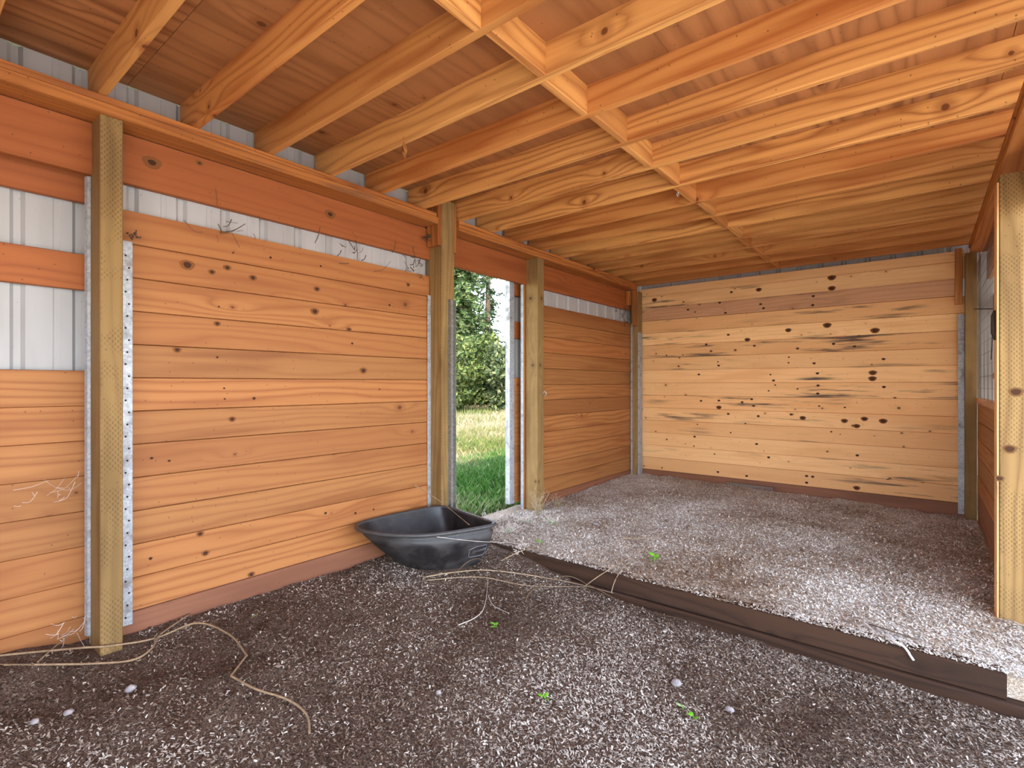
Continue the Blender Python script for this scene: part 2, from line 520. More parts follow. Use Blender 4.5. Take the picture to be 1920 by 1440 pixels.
def planks(parent, zs_top, zbot, a0, a1, face, facex, mat, lowmat, thick=0.036, pitch=PITCH, lowfrom=None):
    """horizontal boards from zs_top down to zbot; face = axes of the wall"""
    z = zs_top
    k = 0
    while z > zbot + 0.01:
        w = min(pitch, z - zbot)
        off = random.uniform(-0.0016, 0.0016)
        m = lowmat if (lowfrom is not None and z - w < lowfrom) else mat
        if face == 'left':
            board('plank', (facex + off, a0, H + z - w), a1 - a0, w, thick, ('y', '-x', 'z'), m, parent, 0.0035, 0.012, 0.003)
        elif face == 'right':
            board('plank', (facex + off, a0, H + z - w), a1 - a0, w, thick, ('y', 'x', 'z'), m, parent, 0.0035, 0.012, 0.003)
        else:
            board('plank', (a0, facex + off, H + z - w), a1 - a0, w, thick, ('x', 'y', 'z'), m, parent, 0.0035, 0.012, 0.003)
        z -= pitch
        k += 1

P1 = (0.680, 0.770)     # post faces along Y
P2 = (2.905, 3.052)
P3 = (4.243, 4.357)
planks(wall_left, 0.900, -1.40, P1[1] + 0.010, P2[0] - 0.008, 'left', XL, M['board'], M['board_low'], pitch=0.1735, lowfrom=-1.22)
planks(wall_left, 0.857, -1.38, P3[1], 6.76, 'left', XL, M['board'], M['board_low'], lowfrom=-1.25)

def siding(name, parent, fixed, a0, a1, z0, z1, axis='y', out=-1, pitch=0.229, rib=0.019, mat='white'):
    """ribbed sheet: major ribs every 9 in"""
    prof = []
    a = a0
    while a < a1:
        for da, d in ((0, 0), (0.075, 0), (0.08, 0.003), (0.10, 0.003), (0.105, 0), (0.150, 0), (0.165, rib), (0.190, rib), (0.205, 0)):
            if a + da < a1:
                prof.append((a + da, d))
        a += pitch
    prof.append((a1, 0))
    V, F = [], []
    for zz in (z0, z1):
        for t in (0, 0.0012):
            for aa, d in prof:
                q = fixed + out * (d + t)
                V.append((q, aa, zz) if axis == 'y' else (aa, q, zz))
    n = len(prof)
    for i in range(n - 1):
        F.append((i, i + 1, 2 * n + i + 1, 2 * n + i))
        F.append((n + i + 1, n + i, 3 * n + i, 3 * n + i + 1))
        F.append((i + 1, i, n + i, n + i + 1)); F.append((2 * n + i, 2 * n + i + 1, 3 * n + i + 1, 3 * n + i))
    o = mesh(name, V, F, M[mat])
    reparent(o, parent)
    return o
siding('siding_sheet', wall_left, -3.245, P1[0], P2[1], H - 1.36, H + 1.56)
siding('siding_sheet', wall_left, -3.245, P3[0], 7.0, H - 1.36, H + 1.56)
siding('siding_sheet', wall_left, -3.245, P2[1], P3[0], H + 1.04, H + 1.56)
siding('siding_sheet', wall_left, -3.245, -1.6, P1[0], H + 1.06, H + 1.56)
siding('siding_sheet', wall_left, -3.245, -1.6, -0.62, H - 1.36, H + 1.06)

def header(a0, a1, z0, z1, x, label):
    t = board('header_beam', (x, a0, H + z0), a1 - a0, z1 - z0, 0.038, ('y', '-x', 'z'), M['header'], None, 0.003, 0.005)
    tag(t, label, 'beam', 'wide header beams under the top plate')
header(-1.55, P1[0] - 0.001, 1.035, 1.29, XL, 'wide orange header beam over the closed sliding door')
header(P1[1] + 0.001, P2[0] - 0.001, 1.035, 1.29, XL, 'long knotty header beam above the long plank wall panel')
header(P2[1] + 0.001, P3[0] - 0.001, 1.03, 1.29, XL, 'reddish header beam spanning the top of the open doorway')
header(P3[1] + 0.001, 6.72, 1.03, 1.29, XL, 'header beam between the door post and the far corner post')

def plate(a0, a1, label, x0=-3.20, x1=-3.035):
    t = empty('top_plate', (x0, a0, H + 1.29))
    tag(t, label, 'beam', 'doubled top plates carrying the joists')
    board('lower_layer', (x1, a0, H + 1.29), a1 - a0, 0.052, x1 - x0, ('y', '-x', 'z'), M['plate'], t, 0.004, 0.006)
    board('upper_layer', (x1 - 0.008, a0 + 0.01, H + 1.342), a1 - a0 - 0.02, 0.037, x1 - x0 - 0.008, ('y', '-x', 'z'), M['plate'], t, 0.003, 0.005)
plate(-1.55, P2[0] - 0.06, 'doubled timber top plate resting on the slender post by the closed door')
plate(P2[1] + 0.03, 6.53, 'doubled timber top plate running from the doorway to the far corner')

def channel(parent, side_y, d, x_front, x_back, z0, z1, flange, name='steel_channel'):
    """U channel whose web lies on the post face at y=side_y and opens along d (+1/-1)"""
    t = 0.004
    y0, y1 = side_y, side_y + d * flange
    pr = [(x_front, y0), (x_front, y1), (x_front - t, y1), (x_front - t, y0 + d * t), (x_back + t, y0 + d * t), (x_back + t, y1), (x_back, y1), (x_back, y0)]
    return prism_z(name, pr, z0, z1, M['galv'], parent)

def nailheads(parent, pts, normal='x', r=0.006):
    g = Geo()
    for p in pts:
        p = Vector(p)
        n = AX[normal]
        g.tube([p - n * 0.001, p + n * 0.0025], [r, r * 0.8], 6)
    o = g.build('nail_head', M['iron'], None)
    o.parent = parent
    tag(o, kind='stuff')
    return o

def post(name, x0, x1, y0, y1, z0, z1, label, group='upright treated timber posts'):
    t = empty(name, (x0, y0, z0))
    tag(t, label, 'post', group)
    board('shaft', (x1, y0, z0), z1 - z0, y1 - y0, x1 - x0, ('z', '-x', 'y'), M['post'], t, 0.004, 0.004)
    return t

# near slender post with a long perforated channel
p1 = post('timber_post', -3.238, -3.06, P1[0], P1[1], -0.12, H + 1.289, 'slender treated post beside the closed sliding door')
ch = channel(p1, P1[1], 1, -3.188, -3.243, 0.06, H + 0.735, 0.072)
nailheads(ch, [(-3.188, P1[1] + 0.050 + 0.012 * ((i * 7) % 3 - 1) * 0.6, 0.10 + i * 0.062) for i in range(31)])
# door-side pale strip on the same post
prism_z('edge_trim', [(-3.250, P1[0] - 0.020), (-3.225, P1[0] - 0.014), (-3.225, P1[0] - 0.001), (-3.250, P1[0] - 0.001)], 0.05, H + 1.03, M['galv'], p1)

# stout post on the doorway, partition channel on its room face
p2 = post('timber_post', -3.238, -3.06, P2[0], P2[1], -0.12, H + 1.515, 'stout treated post at the doorway behind the black tub')
channel(p2, P2[0], -1, -3.190, -3.243, 0.0, H + 0.735, 0.035)
prism_z('steel_channel', [(-3.060, 2.978), (-3.056, 2.978), (-3.056, 3.038), (-3.060, 3.038)], 0.02, H + 0.70, M['galv_old'], p2)
prism_z('steel_channel', [(-3.056, 2.978), (-3.026, 2.978), (-3.026, 2.982), (-3.056, 2.982)], 0.02, H + 0.70, M['galv_old'], p2)
prism_z('steel_channel', [(-3.056, 3.034), (-3.026, 3.034), (-3.026, 3.038), (-3.056, 3.038)], 0.02, H + 0.70, M['galv_old'], p2)
board('cleat', (-3.06, P2[0] - 0.040, H + 1.13), 0.36, 0.038, 0.13, ('z', '-x', 'y'), M['plate'], p2)
board('cleat', (-3.06, P2[1] + 0.002, H + 1.10), 0.40, 0.026, 0.13, ('z', '-x', 'y'), M['plate'], p2)

p3 = post('timber_post', -3.215, -3.06, P3[0], P3[1], -0.12, H + 1.289, 'pale treated door post with a white hook on its edge')
board('edge_trim', (-3.217, P3[0] - 0.03, -0.02), H + 1.05, 0.028, 0.028, ('z', '-x', 'y'), M['board'], p3)
prism_z('edge_flashing', [(-3.250, P3[0] - 0.036), (-3.217, P3[0] - 0.036), (-3.217, P3[0] - 0.031), (-3.250, P3[0] - 0.031)], 0.0, H + 1.03, M['galv'], p3)

p4 = post('timber_post', -3.19, -3.085, 6.66, 6.80, -0.10, H + 1.289, 'dark corner post between the plank walls')
prism_z('steel_channel', [(-3.085, 6.66), (-3.06, 6.66), (-3.06, 6.664), (-3.081, 6.664), (-3.081, 6.80), (-3.085, 6.80)], 0.0, H + 0.72, M['galv'], p4)
prism_z('steel_channel', [(-3.19, 6.656), (-3.165, 6.656), (-3.165, 6.66), (-3.19, 6.66)], 0.0, H + 0.85, M['galv'], p4)
board('cleat', (-3.112, 6.612, H + 0.80), 0.56, 0.042, 0.07, ('z', '-y', 'x'), M['plate'], p4)
board('cleat', (-3.19, 6.60, H + 1.09), 0.19, 0.055, 0.076, ('z', '-y', 'x'), M['plate'], p4)

# ------------------------------------------------------------------ sliding doors outside the wall
def sliding_door(name, y0, y1, label):
    d = empty(name, (-3.34, y0, -0.02))
    tag(d, label, kind='structure')
    xi, xo = -3.31, -3.367
    zb, zt = (0.0 if y0 < 0 else 0.06), H + 1.22
    for a, b in ((y0, y0 + 0.075), (y1 - 0.075, y1)):
        prism_z('frame_stile', [(xi, a), (xi, b), (xi - 0.004, b), (xi - 0.004, a + 0.004), (xo + 0.004, a + 0.004), (xo + 0.004, b), (xo, b), (xo, a)]
                if a == y0 else
                [(xi, b), (xi, a), (xi - 0.004, a), (xi - 0.004, b - 0.004), (xo + 0.004, b - 0.004), (xo + 0.004, a), (xo, a), (xo, b)],
                zb, zt, M['galv'], d)
    ya, yb = y0 + 0.006, y1 - 0.006
    z = 0.068
    while z > zb - H + .02:
        w = min(0.178, z + H - zb)
        board('plank', (xi - 0.006, ya, H + z - w), yb - ya, w, 0.03, ('y', '-x', 'z'), M['board'], d, 0.0025, 0.006)
        z -= 0.178
    board('girt', (xi - 0.006, ya, H + 0.476), yb - ya, 0.181, 0.034, ('y', '-x', 'z'), M['header'], d)
    board('girt', (xi - 0.006, ya, H + 0.92), yb - ya, 0.145, 0.034, ('y', '-x', 'z'), M['header'], d)
    siding('siding_sheet', d, xo - 0.0, y0, y1, zb, zt)
    return d
sliding_door('door_1', -0.66, 0.785, 'closed sliding stall door with plank lower half and white metal above')
sliding_door('door_2', 4.100, 5.45, 'open sliding stall door parked outside past the door post')

# ------------------------------------------------------------------ back wall
YB = 6.85
wall_back = tag(empty('wall_back'), 'far knotty plank wall closing the raised stall', kind='structure')
ZB = [1.375, 1.236, 1.062, 0.888]
def bb(z1, z0, xa, xb, mat, off=0.0):
    board('plank', (xa, YB + off + random.uniform(-.0015, .0015), H + z0), xb - xa, z1 - z0, 0.036, ('x', 'y', 'z'), mat, wall_back, 0.003, 0.011, 0.003)
bb(1.345, 1.236, -3.16, 0.34, M['board_back'])
bb(1.236, 1.062, -3.16, 0.34, M['board_back'])
bb(1.062, 0.888, -3.16, 0.262, M['weathered'], -0.028)
z = 0.888
while z > -1.15:
    bb(z, z - 0.174, -3.14, 0.345, M['board_back'])
    z -= 0.174
bb(z, -1.46, -3.16, 0.36, M['board_low'], 0.002)
siding('siding_sheet', wall_back, 7.02, -3.4, 1.2, H - 1.36, H + 1.515, axis='x', out=1)
# slab of base board leaning by the wall foot
lx0, lx1 = at(1362, 915, y=6.79).x, at(1450, 920, y=6.79).x
tag(board('loose_board', (lx0, YB - 0.052, -0.01), lx1 - lx0, 0.062, 0.035, ('x', 'y', 'z'), M['grey'], None), 'short grey loose board lying along the foot of the far wall', 'board')

# ------------------------------------------------------------------ right wall, posts
wall_right = tag(empty('wall_right'), 'short plank wall with wire mesh above, beside the right hand post', kind='structure')
XR = 0.425
planks(wall_right, -0.19, -1.40, 4.081, 6.70, 'right', XR, M['board'], M['board_low'], lowfrom=-1.22)
board('cap_board', (XR - 0.012, 4.080, H - 0.19), 2.62, 0.055, 0.05, ('y', 'x', 'z'), M['weathered'], wall_right)
siding('siding_sheet', wall_right, 0.60, 4.0, 7.0, H - 1.36, H + 1.52, out=1, pitch=0.229, mat='sheet')
board('girt', (0.555, 4.0, H + 0.70), 3.0, 0.18, 0.04, ('y', 'x', 'z'), M['header'], wall_right)
board('girt', (0.555, 4.0, H + 0.05), 3.0, 0.0 + 0.06, 0.04, ('y', 'x', 'z'), M['weathered'], wall_right)
g = Geo()
for i in range(53):
    y = 4.09 + i * 0.05
    g.tube([(XR - 0.004 + 0.004 * math.sin(i), y, H - 0.17), (XR - 0.006, y + 0.004 * math.sin(i * 2.1), H + 0.5), (XR - 0.002, y, H + 1.18)], 0.0013, 4)
for k in range(14):
    zz = H - 0.14 + k * 0.1
    g.tube([(XR - 0.006, 4.08, zz), (XR - 0.009, 5.3, zz + 0.006 * math.sin(k)), (XR - 0.006, 6.70, zz)], 0.0013, 4)
tag(g.build('wire_mesh', M['wire'], wall_right), kind='stuff')

hb = board('header_beam', (0.500, 4.0, H + 1.03), 2.85, 0.26, 0.038, ('y', 'x', 'z'), M['joist'], None)
tag(hb, 'header beam above the wire mesh of the right hand wall', 'beam', 'wide header beams under the top plate')
hb = board('header_beam', (0.500, -1.66, H + 0.98), 5.66, 0.31, 0.038, ('y', 'x', 'z'), M['joist'], None)
tag(hb, 'long header beam over the open side behind the large square post', 'beam', 'wide header beams under the top plate')
t = empty('top_plate', (0.37, -1.55, H + 1.29))
tag(t, 'doubled timber top plate over the right hand post', 'beam', 'doubled top plates carrying the joists')
board('lower_layer', (0.37, -1.55, H + 1.29), 8.32, 0.050, 0.14, ('y', 'x', 'z'), M['joist'], t, 0.004, 0.006)
board('upper_layer', (0.362, -1.55, H + 1.340), 8.32, 0.038, 0.148, ('y', 'x', 'z'), M['joist'], t, 0.003, 0.005)

p5 = post('timber_post', 0.335, 0.42, 6.70, 6.845, -0.10, H + 1.285, 'treated corner post beside the wire mesh')
board('cleat', (0.262, 6.80, H + 0.80), 0.56, 0.058, 0.042, ('z', 'y', 'x'), M['joist'], p5)
prism_z('steel_channel', [(0.285, 6.80), (0.333, 6.80), (0.333, 6.846), (0.329, 6.846), (0.329, 6.804), (0.285, 6.804)], 0.0, H + 0.70, M['galv'], p5)

p6 = empty('timber_post', (0.332, 3.94, -0.1))
tag(p6, 'large square treated post with two dark knots at the kerb end', 'post', 'upright treated timber posts')
board('shaft', (0.340, 3.945, -0.12), H + 1.17 + 0.12, 0.16, 0.135, ('z', 'y', 'x'), M['post'], p6, 0.004, 0.005)
board('edge_board', (0.330, 3.947, -0.02), H + 1.15, 0.13, 0.008, ('z', 'x', 'y'), M['board_back'], p6, 0.001, 0.002)
_kv = [(0, 0, 0)] + [(math.cos(a) * (1 + .12 * math.sin(3 * a)), math.sin(a), 0) for a in np.linspace(0, 2 * math.pi, 15)[:-1]]
_kf = [(0, 1 + k, 1 + (k + 1) % 14) for k in range(14)]
KNOT_MESH = {}
def knot(parent, p, w, h, mat, face='-y'):
    """oval end of a branch showing in a sawn face"""
    if mat.name not in KNOT_MESH:
        me = bpy.data.meshes.new('knot')
        me.from_pydata(_kv, [], _kf); me.materials.append(mat)
        KNOT_MESH[mat.name] = me
    o = bpy.data.objects.new('knot', KNOT_MESH[mat.name])
    COL.objects.link(o)
    ex, ey, ez = {'-y': ((1, 0, 0), (0, 0, 1), (0, -1, 0)), 'x': ((0, 1, 0), (0, 0, 1), (1, 0, 0))}[face]
    m = Matrix.Identity(4)
    for k, (e, sc) in enumerate(zip((ex, ey, ez), (w, h, 1.0))):
        m[0][k], m[1][k], m[2][k] = Vector(e) * sc
    m.translation = Vector(p)
    o.parent = parent
    o.matrix_parent_inverse = Matrix.Translation(-Vector(parent.location))
    o.matrix_basis = m
    return o
M['knot'] = plain('dark_knot', srgb(76, 44, 24), 0.8, 0, 0.5, 90)
M['knot_ring'] = plain('knot_ring', srgb(118, 84, 46), 0.8, 0, 0.35, 60)
M['knot_halo'] = plain('knot_halo', srgb(136, 84, 44), 0.8, 0, 0.3, 50)
LEFT_KNOTS = [(351, 497, .020), (397, 510, .011), (426, 502, .012), (437, 474, .006), (407, 607, .011), (332, 656, .012), (407, 670, .007), (410, 575, .006), (435, 786, .012),
              (284, 859, .008), (317, 864, .007), (385, 1037, .012), (282, 1047, .009), (375, 1001, .011), (471, 1077, .012), (594, 542, .013), (590, 584, .017), (654, 618, .012),
              (681, 695, .017), (474, 521, .013), (730, 572, .010), (660, 644, .009), (601, 499, .008), (507, 483, .008), (765, 534, .011), (610, 962, .010), (666, 962, .010),
              (420, 728, .006), (421, 748, .006), (476, 747, .010), (700, 955, .008), (711, 730, .007)]
for kx, ky, kr_ in LEFT_KNOTS:
    q = at(kx, ky, x=XL)
    if kr_ > .0105:
        knot(wall_left, (XL + .0024, q.y, q.z), kr_ * 1.9, kr_ * 1.4, M['knot_halo'], 'x')
    knot(wall_left, (XL + .0030, q.y, q.z), kr_, kr_ * .85, M['knot'], 'x')
BK = [(120, 220, 2), (315, 133, 3), (487, 178, 4), (550, 232, 3), (938, 257, 3), (1205, 48, 6), (1635, 95, 6), (1262, 215, 3), (1450, 238, 3), (1490, 143, 2), (855, 92, 4), (860, 335, 2),
      (857, 385, 2), (1087, 390, 3), (228, 410, 3), (222, 377, 2), (695, 492, 2), (1117, 480, 3), (1615, 475, 5), (1612, 528, 5), (722, 545, 3), (737, 585, 2), (678, 637, 2), (938, 620, 2),
      (1123, 590, 3), (1120, 662, 3), (230, 725, 3), (230, 787, 4), (525, 713, 3), (543, 773, 3), (440, 740, 3), (1712, 352, 3), (1715, 603, 3), (50, 490, 3), (315, 845, 3), (585, 865, 3),
      (880, 850, 3), (985, 882, 4), (1540, 890, 4), (1708, 910, 5), (1360, 908, 4), (468, 932, 2), (1470, 955, 4), (1363, 787, 2), (1133, 775, 2), (70, 728, 3)]
BACK_KNOTS = [(1300 + a / 4.8, 600 + b / 4.8, r) for a, b, r in BK]
BACK_KNOTS += [(1180 + a / 4.571, 440 + b / 4.571, r) for a, b, r in ((215, 560, 5), (780, 585, 3), (875, 493, 3), (1110, 472, 4), (510, 645, 3), (570, 665, 2), (830, 672, 3), (1130, 598, 3), (1155, 633, 3),
               (1580, 530, 3), (1575, 607, 3), (1735, 460, 5), (1735, 370, 6), (230, 1020, 2), (320, 1033, 2), (660, 942, 3))]
BACK_KNOTS += [(1160 + a / 4, 720 + b / 4, r) for a, b, r in ((1035, 450, 3), (1125, 550, 3), (1410, 690, 3), (1455, 695, 3), (960, 690, 3), (745, 660, 3), (570, 395, 3), (565, 465, 2),
               (1790, 535, 3), (1785, 780, 4), (1410, 740, 3), (720, 525, 2), (840, 365, 2), (1595, 358, 2))]
for kx, ky, kr_ in BACK_KNOTS:
    q = at(kx, ky, y=YB)
    zr = q.z - H
    yf = YB - .0022 - (.028 if .888 < zr < 1.062 else 0.0)
    sz = min(kr_, 3) * .0058 + max(0, kr_ - 3) * .0026
    if kr_ > 3:
        knot(wall_back, (q.x, yf, q.z), sz * 1.7, sz * 1.2, M['knot_halo'])
    knot(wall_back, (q.x, yf - .0006, q.z), sz, sz * .72, M['knot'])
for o_ in [o_ for o_ in COL.objects if o_.name.startswith('header_beam')]:
    if abs(o_.location.x - XL) < .01 and .7 < o_.location.y < .8:
        for kx, ky, kr_ in ((285, 305, .024), (374, 306, .011), (619, 402, .022)):
            q = at(kx, ky, x=XL)
            for k_, mm, dd in ((1.9, 'knot_halo', .0006), (.8, 'knot', .0012)):
                kk = knot(o_, (XL + dd, q.y, q.z), kr_ * k_, kr_ * k_ * .75, M[mm], 'x')
                kk.matrix_parent_inverse = o_.matrix_basis.inverted()
for kx, ky, kr_ in ((1905, 735, .021), (1893, 842, .020), (1874, 897, .014)):
    q = at(kx, ky, y=3.9445)
    knot(p6, q, kr_ * 1.5, kr_ * 1.25, M['knot_ring'])
    knot(p6, (q.x, q.y - .0006, q.z), kr_, kr_ * .8, M['knot'])
g = Geo()
g.tube([(0.326, 4.0, H + 0.42), (0.320, 4.0, H + 0.39), (0.320, 4.0, H + 0.29), (0.327, 4.0, H + 0.25)], [0.006, 0.011, 0.011, 0.005], 6)
g.tube([(0.318, 4.0, H + 0.43), (0.24, 4.04, H + 0.44)], 0.003, 5)
g.tube([(0.316, 4.0, H + 0.27), (0.311, 4.0, H + 0.14)], 0.003, 5)
tag(g.build('gate_latch', M['iron']), 'dark iron latch on the edge of the large square post', 'latch')
# kerb of stacked timbers between the two floors
k1 = board('kerb_timber', (-2.99, 3.190, H - 1.425), 3.29, 0.115, 0.09, ('x', 'y', 'z'), M['kerb'], None, 0.006, 0.008)
tag(k1, 'upper dark timber of the kerb between the two floors', 'timber', 'stacked kerb timbers')
k2 = board('kerb_timber', (-2.97, 3.168, H - 1.545), 3.7, 0.118, 0.10, ('x', 'y', 'z'), M['kerb'], None, 0.006, 0.008)
tag(k2, 'lower dark timber of the kerb, longer and set forward', 'timber', 'stacked kerb timbers')

# ------------------------------------------------------------------ ceiling
ceiling = tag(empty('ceiling', (0, 0, H + 1.5)), 'open joist ceiling sheathed with plywood', kind='structure')
def roof_rise(x):
    """depth of the joists: the deck falls slightly towards the right hand plate"""
    return 0.175 - 0.05 * (x + 3.225) / 3.74
JY = [0.668 + 0.405 * k for k in range(-5, 16)]
for y in JY:
    j = board('joist', (-3.225, y, H + 1.380), 3.74, 0.038, 0.175, ('x', 'z', 'y'), M['joist'], ceiling, 0.003, 0.004)
    for v in j.data.vertices:
        if v.co.y > 0.1: v.co.y = roof_rise(v.co.x - 3.225)
for i in range(len(JY) - 1):
    xo = -1.362 + (0.012 if i % 2 else -0.012)
    board('blocking', (xo, JY[i] + 0.0385, H + 1.382), JY[i + 1] - JY[i] - 0.039, 0.038, roof_rise(-1.36) - 0.004, ('y', 'z', 'x'), M['joist'], ceiling, 0.002, 0.003)
ys = [-1.6 + 2.43 * i for i in range(4)]
for i, (xa, xb) in enumerate(((-3.235, -2.13), (-2.13, -0.91), (-0.91, 0.31), (0.31, 0.53))):
    st = -1.6 - (1.2 if i % 2 else 0.0)
    while st < 7.0:
        a, b = max(st, -1.6), min(st + 2.43, 7.0)
        if b - a > 0.02:
            q = board('plywood_sheet', (xa + 0.001, a + 0.001, H + 1.3805), b - a - 0.002, xb - xa - 0.002, 0.012, ('y', 'z', 'x'), M['ply'], ceiling, 0.001, 0.001)
            for v in q.data.vertices:
                v.co.y += roof_rise(v.co.z + xa)
        st += 2.43
roof = Geo().box((-4.55, -1.85, H + 1.60), (0.72, 7.25, H + 1.66)).box((0.72, -1.85, H + 1.60), (1.62, 3.9, H + 1.66)).build('roof', M['roof'])  # unseen; overhangs sized to keep direct sun off the stall floor
tag(roof, 'unseen flat roof deck over the stalls and aisle, overhangs shaped to block the sun', kind='structure')

wall_light_block = tag(empty('wall_light_block'), 'unseen plank wall part added behind the camera to cut light on the ceiling', kind='structure')
z = 0.80  # unseen planks added to cut sideways light on the joists
while z > -1.35:
    board('plank', (-1.1, -1.70, H + z - 0.174), 2.15, 0.174, 0.036, ('-x', '-y', 'z'), M['board'], wall_light_block, 0.003, 0.008)
    z -= 0.174
fb = board('light_block_beam', (-3.25, -1.72, H + 0.80), 3.85, 0.80, 0.04, ('x', '-y', 'z'), M['header'], None)  # unseen, added to keep low sky light off the ceiling
tag(fb, 'unseen beam added behind the camera to block low sky light', 'beam')

# ------------------------------------------------------------------ bedding shavings
def clear_of(X, Y):
    k = np.ones(len(X), bool)
    for x0, x1, y0, y1 in ((-3.3, -3.045, 0.64, 0.86), (-3.3, -3.01, 2.86, 3.07), (-3.3, -3.045, 4.19, 4.37), (-3.3, -3.05, 6.64, 6.9),
                           (0.27, 0.5, 6.68, 6.9), (0.315, 0.49, 3.93, 4.11)):
        k &= ~((X > x0) & (X < x1) & (Y > y0) & (Y < y1))
    return k & ~(((X + 2.785) / .26) ** 2 + ((Y - 2.655) / .26) ** 2 < 1)
def flakes(name, n, area, fz, palette, label, smin, smax, dens=None):
    x0, x1, y0, y1 = area
    X = RNG.uniform(x0, x1, n); Y = RNG.uniform(y0, y1, n)
    if dens is not None:
        keep = RNG.uniform(0, 1, n) < dens(X, Y)
        X, Y = X[keep], Y[keep]; n = len(X)
    keep = clear_of(X, Y)
    X, Y = X[keep], Y[keep]; n = len(X)
    # coarse lookup of the floor height
    gx, gy = np.arange(x0, x1 + .02, .02), np.arange(y0, y1 + .02, .02)
    Z = np.array([[fz(a, b) for a in gx] for b in gy])
    z = Z[((Y - y0) / .02).astype(int), ((X - x0) / .02).astype(int)]
    a = RNG.uniform(0, 2 * math.pi, n); L = RNG.uniform(smin, smax, n) * .5; Wd = L * RNG.uniform(.25, .6, n)
    tl, tw = RNG.normal(0, .32, n), RNG.normal(0, .36, n)
    dx, dy, dz = np.cos(a) * np.cos(tl), np.sin(a) * np.cos(tl), np.sin(tl)
    ex, ey, ez = -np.sin(a) * np.cos(tw), np.cos(a) * np.cos(tw), np.sin(tw)
    zc = z + .001 + np.abs(dz) * L * .8 + RNG.uniform(0, .006, n)
    V = np.empty((n, 4, 3))
    for q, (sl, sw) in enumerate(((-1, -1), (1, -.6), (1, .6), (-1, 1))):
        V[:, q, 0] = X + dx * L * sl + ex * Wd * sw
        V[:, q, 1] = Y + dy * L * sl + ey * Wd * sw
        V[:, q, 2] = zc + dz * L * sl + ez * Wd * sw
    pal = np.array([srgb(*c)[:3] for c in palette])
    tone = palette_pick(X, Y, n, len(pal))
    C = pal[tone] * RNG.uniform(.55, 1.15, (n, 1))
    return soup(name, V.reshape(-1, 3), 4, C, M['flake'], label)

def palette_pick(X, Y, n, m):
    """clumped choice: damp dark patches and dry pale patches with soft, ragged limits"""
    patch = np.array([mnoise.noise(Vector((x * 1.3, y * 1.3, 9.1))) + .5 * mnoise.noise(Vector((x * 5, y * 5, 2.2)))
                      for x, y in zip(X, Y)])
    t = .5 + .45 * patch + RNG.normal(0, .24, n)
    return np.clip((t * m).astype(int), 0, m - 1)

def soup(name, verts, k, cols, mat, label=None, kind='stuff'):
    n = len(verts) // k
    me = bpy.data.meshes.new(name)
    me.vertices.add(n * k); me.vertices.foreach_set('co', np.ascontiguousarray(verts, dtype=np.float32).ravel())
    me.loops.add(n * k); me.loops.foreach_set('vertex_index', np.arange(n * k, dtype=np.int32))
    me.polygons.add(n); me.polygons.foreach_set('loop_start', np.arange(0, n * k, k, dtype=np.int32))
    me.polygons.foreach_set('loop_total', np.full(n, k, dtype=np.int32))
    at_ = me.attributes.new('tint', 'FLOAT_COLOR', 'POINT')
    c4 = np.ones((n, k, 4), dtype=np.float32); c4[:, :, :3] = cols[:, None, :]
    at_.data.foreach_set('color', c4.ravel())
    me.update()
    o = link_mesh(name, me, mat)
    if label: tag(o, label, kind=kind)
    return o

near_pal = [(66, 46, 34), (96, 76, 60), (130, 112, 96), (162, 147, 132), (192, 181, 168), (220, 212, 200)]
far_pal = [(134, 104, 80), (174, 152, 132), (200, 186, 170), (218, 208, 196), (232, 226, 218), (244, 240, 234)]
flakes('wood_shavings', 210000, (-3.19, 0.76, 0.15, 3.15), z_near, near_pal, 'brown grey shavings and crumbs strewn over the lower stall floor', .006, .016,
       lambda X, Y: np.clip(.45 + .35 * (X + 3.2) / 2.0, 0.3, 1))
flakes('wood_shavings', 230000, (-3.19, 0.76, 3.195, 6.82), lambda x, y: z_far(x, y) if y > 3.29 else max(z_far(x, y), -.0085), far_pal, 'pale dry shavings strewn over the raised stall floor', .008, .019,
       lambda X, Y: ((X < .41) | (Y < 3.9)).astype(float))

# ------------------------------------------------------------------ black wheelbarrow tub
tub = empty('wheelbarrow_tub', (-2.72, 2.55, 0.0))
tag(tub, 'black plastic wheelbarrow tray lying on the floor by the plank wall', 'tub')
rim_pts = [(-3.150, 2.36), (-3.135, 2.17), (-3.02, 2.085), (-2.868, 2.098), (-2.716, 2.156), (-2.551, 2.287), (-2.447, 2.481), (-2.382, 2.67),
           (-2.372, 2.755), (-2.43, 2.80), (-2.68, 2.845), (-2.93, 2.90), (-3.03, 2.895), (-3.085, 2.82), (-3.125, 2.60)]
RIMZ = H - 1.0
rim = spline([(x, y, 0) for x, y in rim_pts], 5, True)
cr_, cb_ = Vector((-2.80, 2.50, 0)), Vector((-2.785, 2.655, 0))
BOTZ = H - 1.355
def ringat(t, inset=0.0):
    """t=0 rim, 1 bottom edge"""
    s = 1 - 0.5 * t
    c = cr_.lerp(cb_, t)
    z = RIMZ + (BOTZ - RIMZ) * t
    out = []
    for p in rim:
        d = (p - cr_)
        q = c + d * (s + 0.05 * math.sin(math.pi * t)) - d.normalized() * inset
        out.append(Vector((q.x, q.y, z)))
    return out
ts = [0.0, 0.12, 0.13, 0.35, 0.6, 0.85, 0.96, 1.0]
rings = []
for t in ts:
    r_ = ringat(t, 0.014 if 0.0 < t < 0.125 or t == 0 else 0.0)
    rings.append(r_)
rings.append([cb_.lerp(p, 0.86) * 1.0 + Vector((0, 0, 0)) for p in ringat(1.0)])
for p in rings[-1]: p.z = BOTZ - 0.006
inner = []
for t in (1.0, 0.95, 0.8, 0.5, 0.25, 0.0):
    rr_ = ringat(t, 0.02)
    for p in rr_: p.z += 0.012 * t
    inner.append(rr_)
V, F = [], []
n = len(rim)
for r_ in rings: V += r_
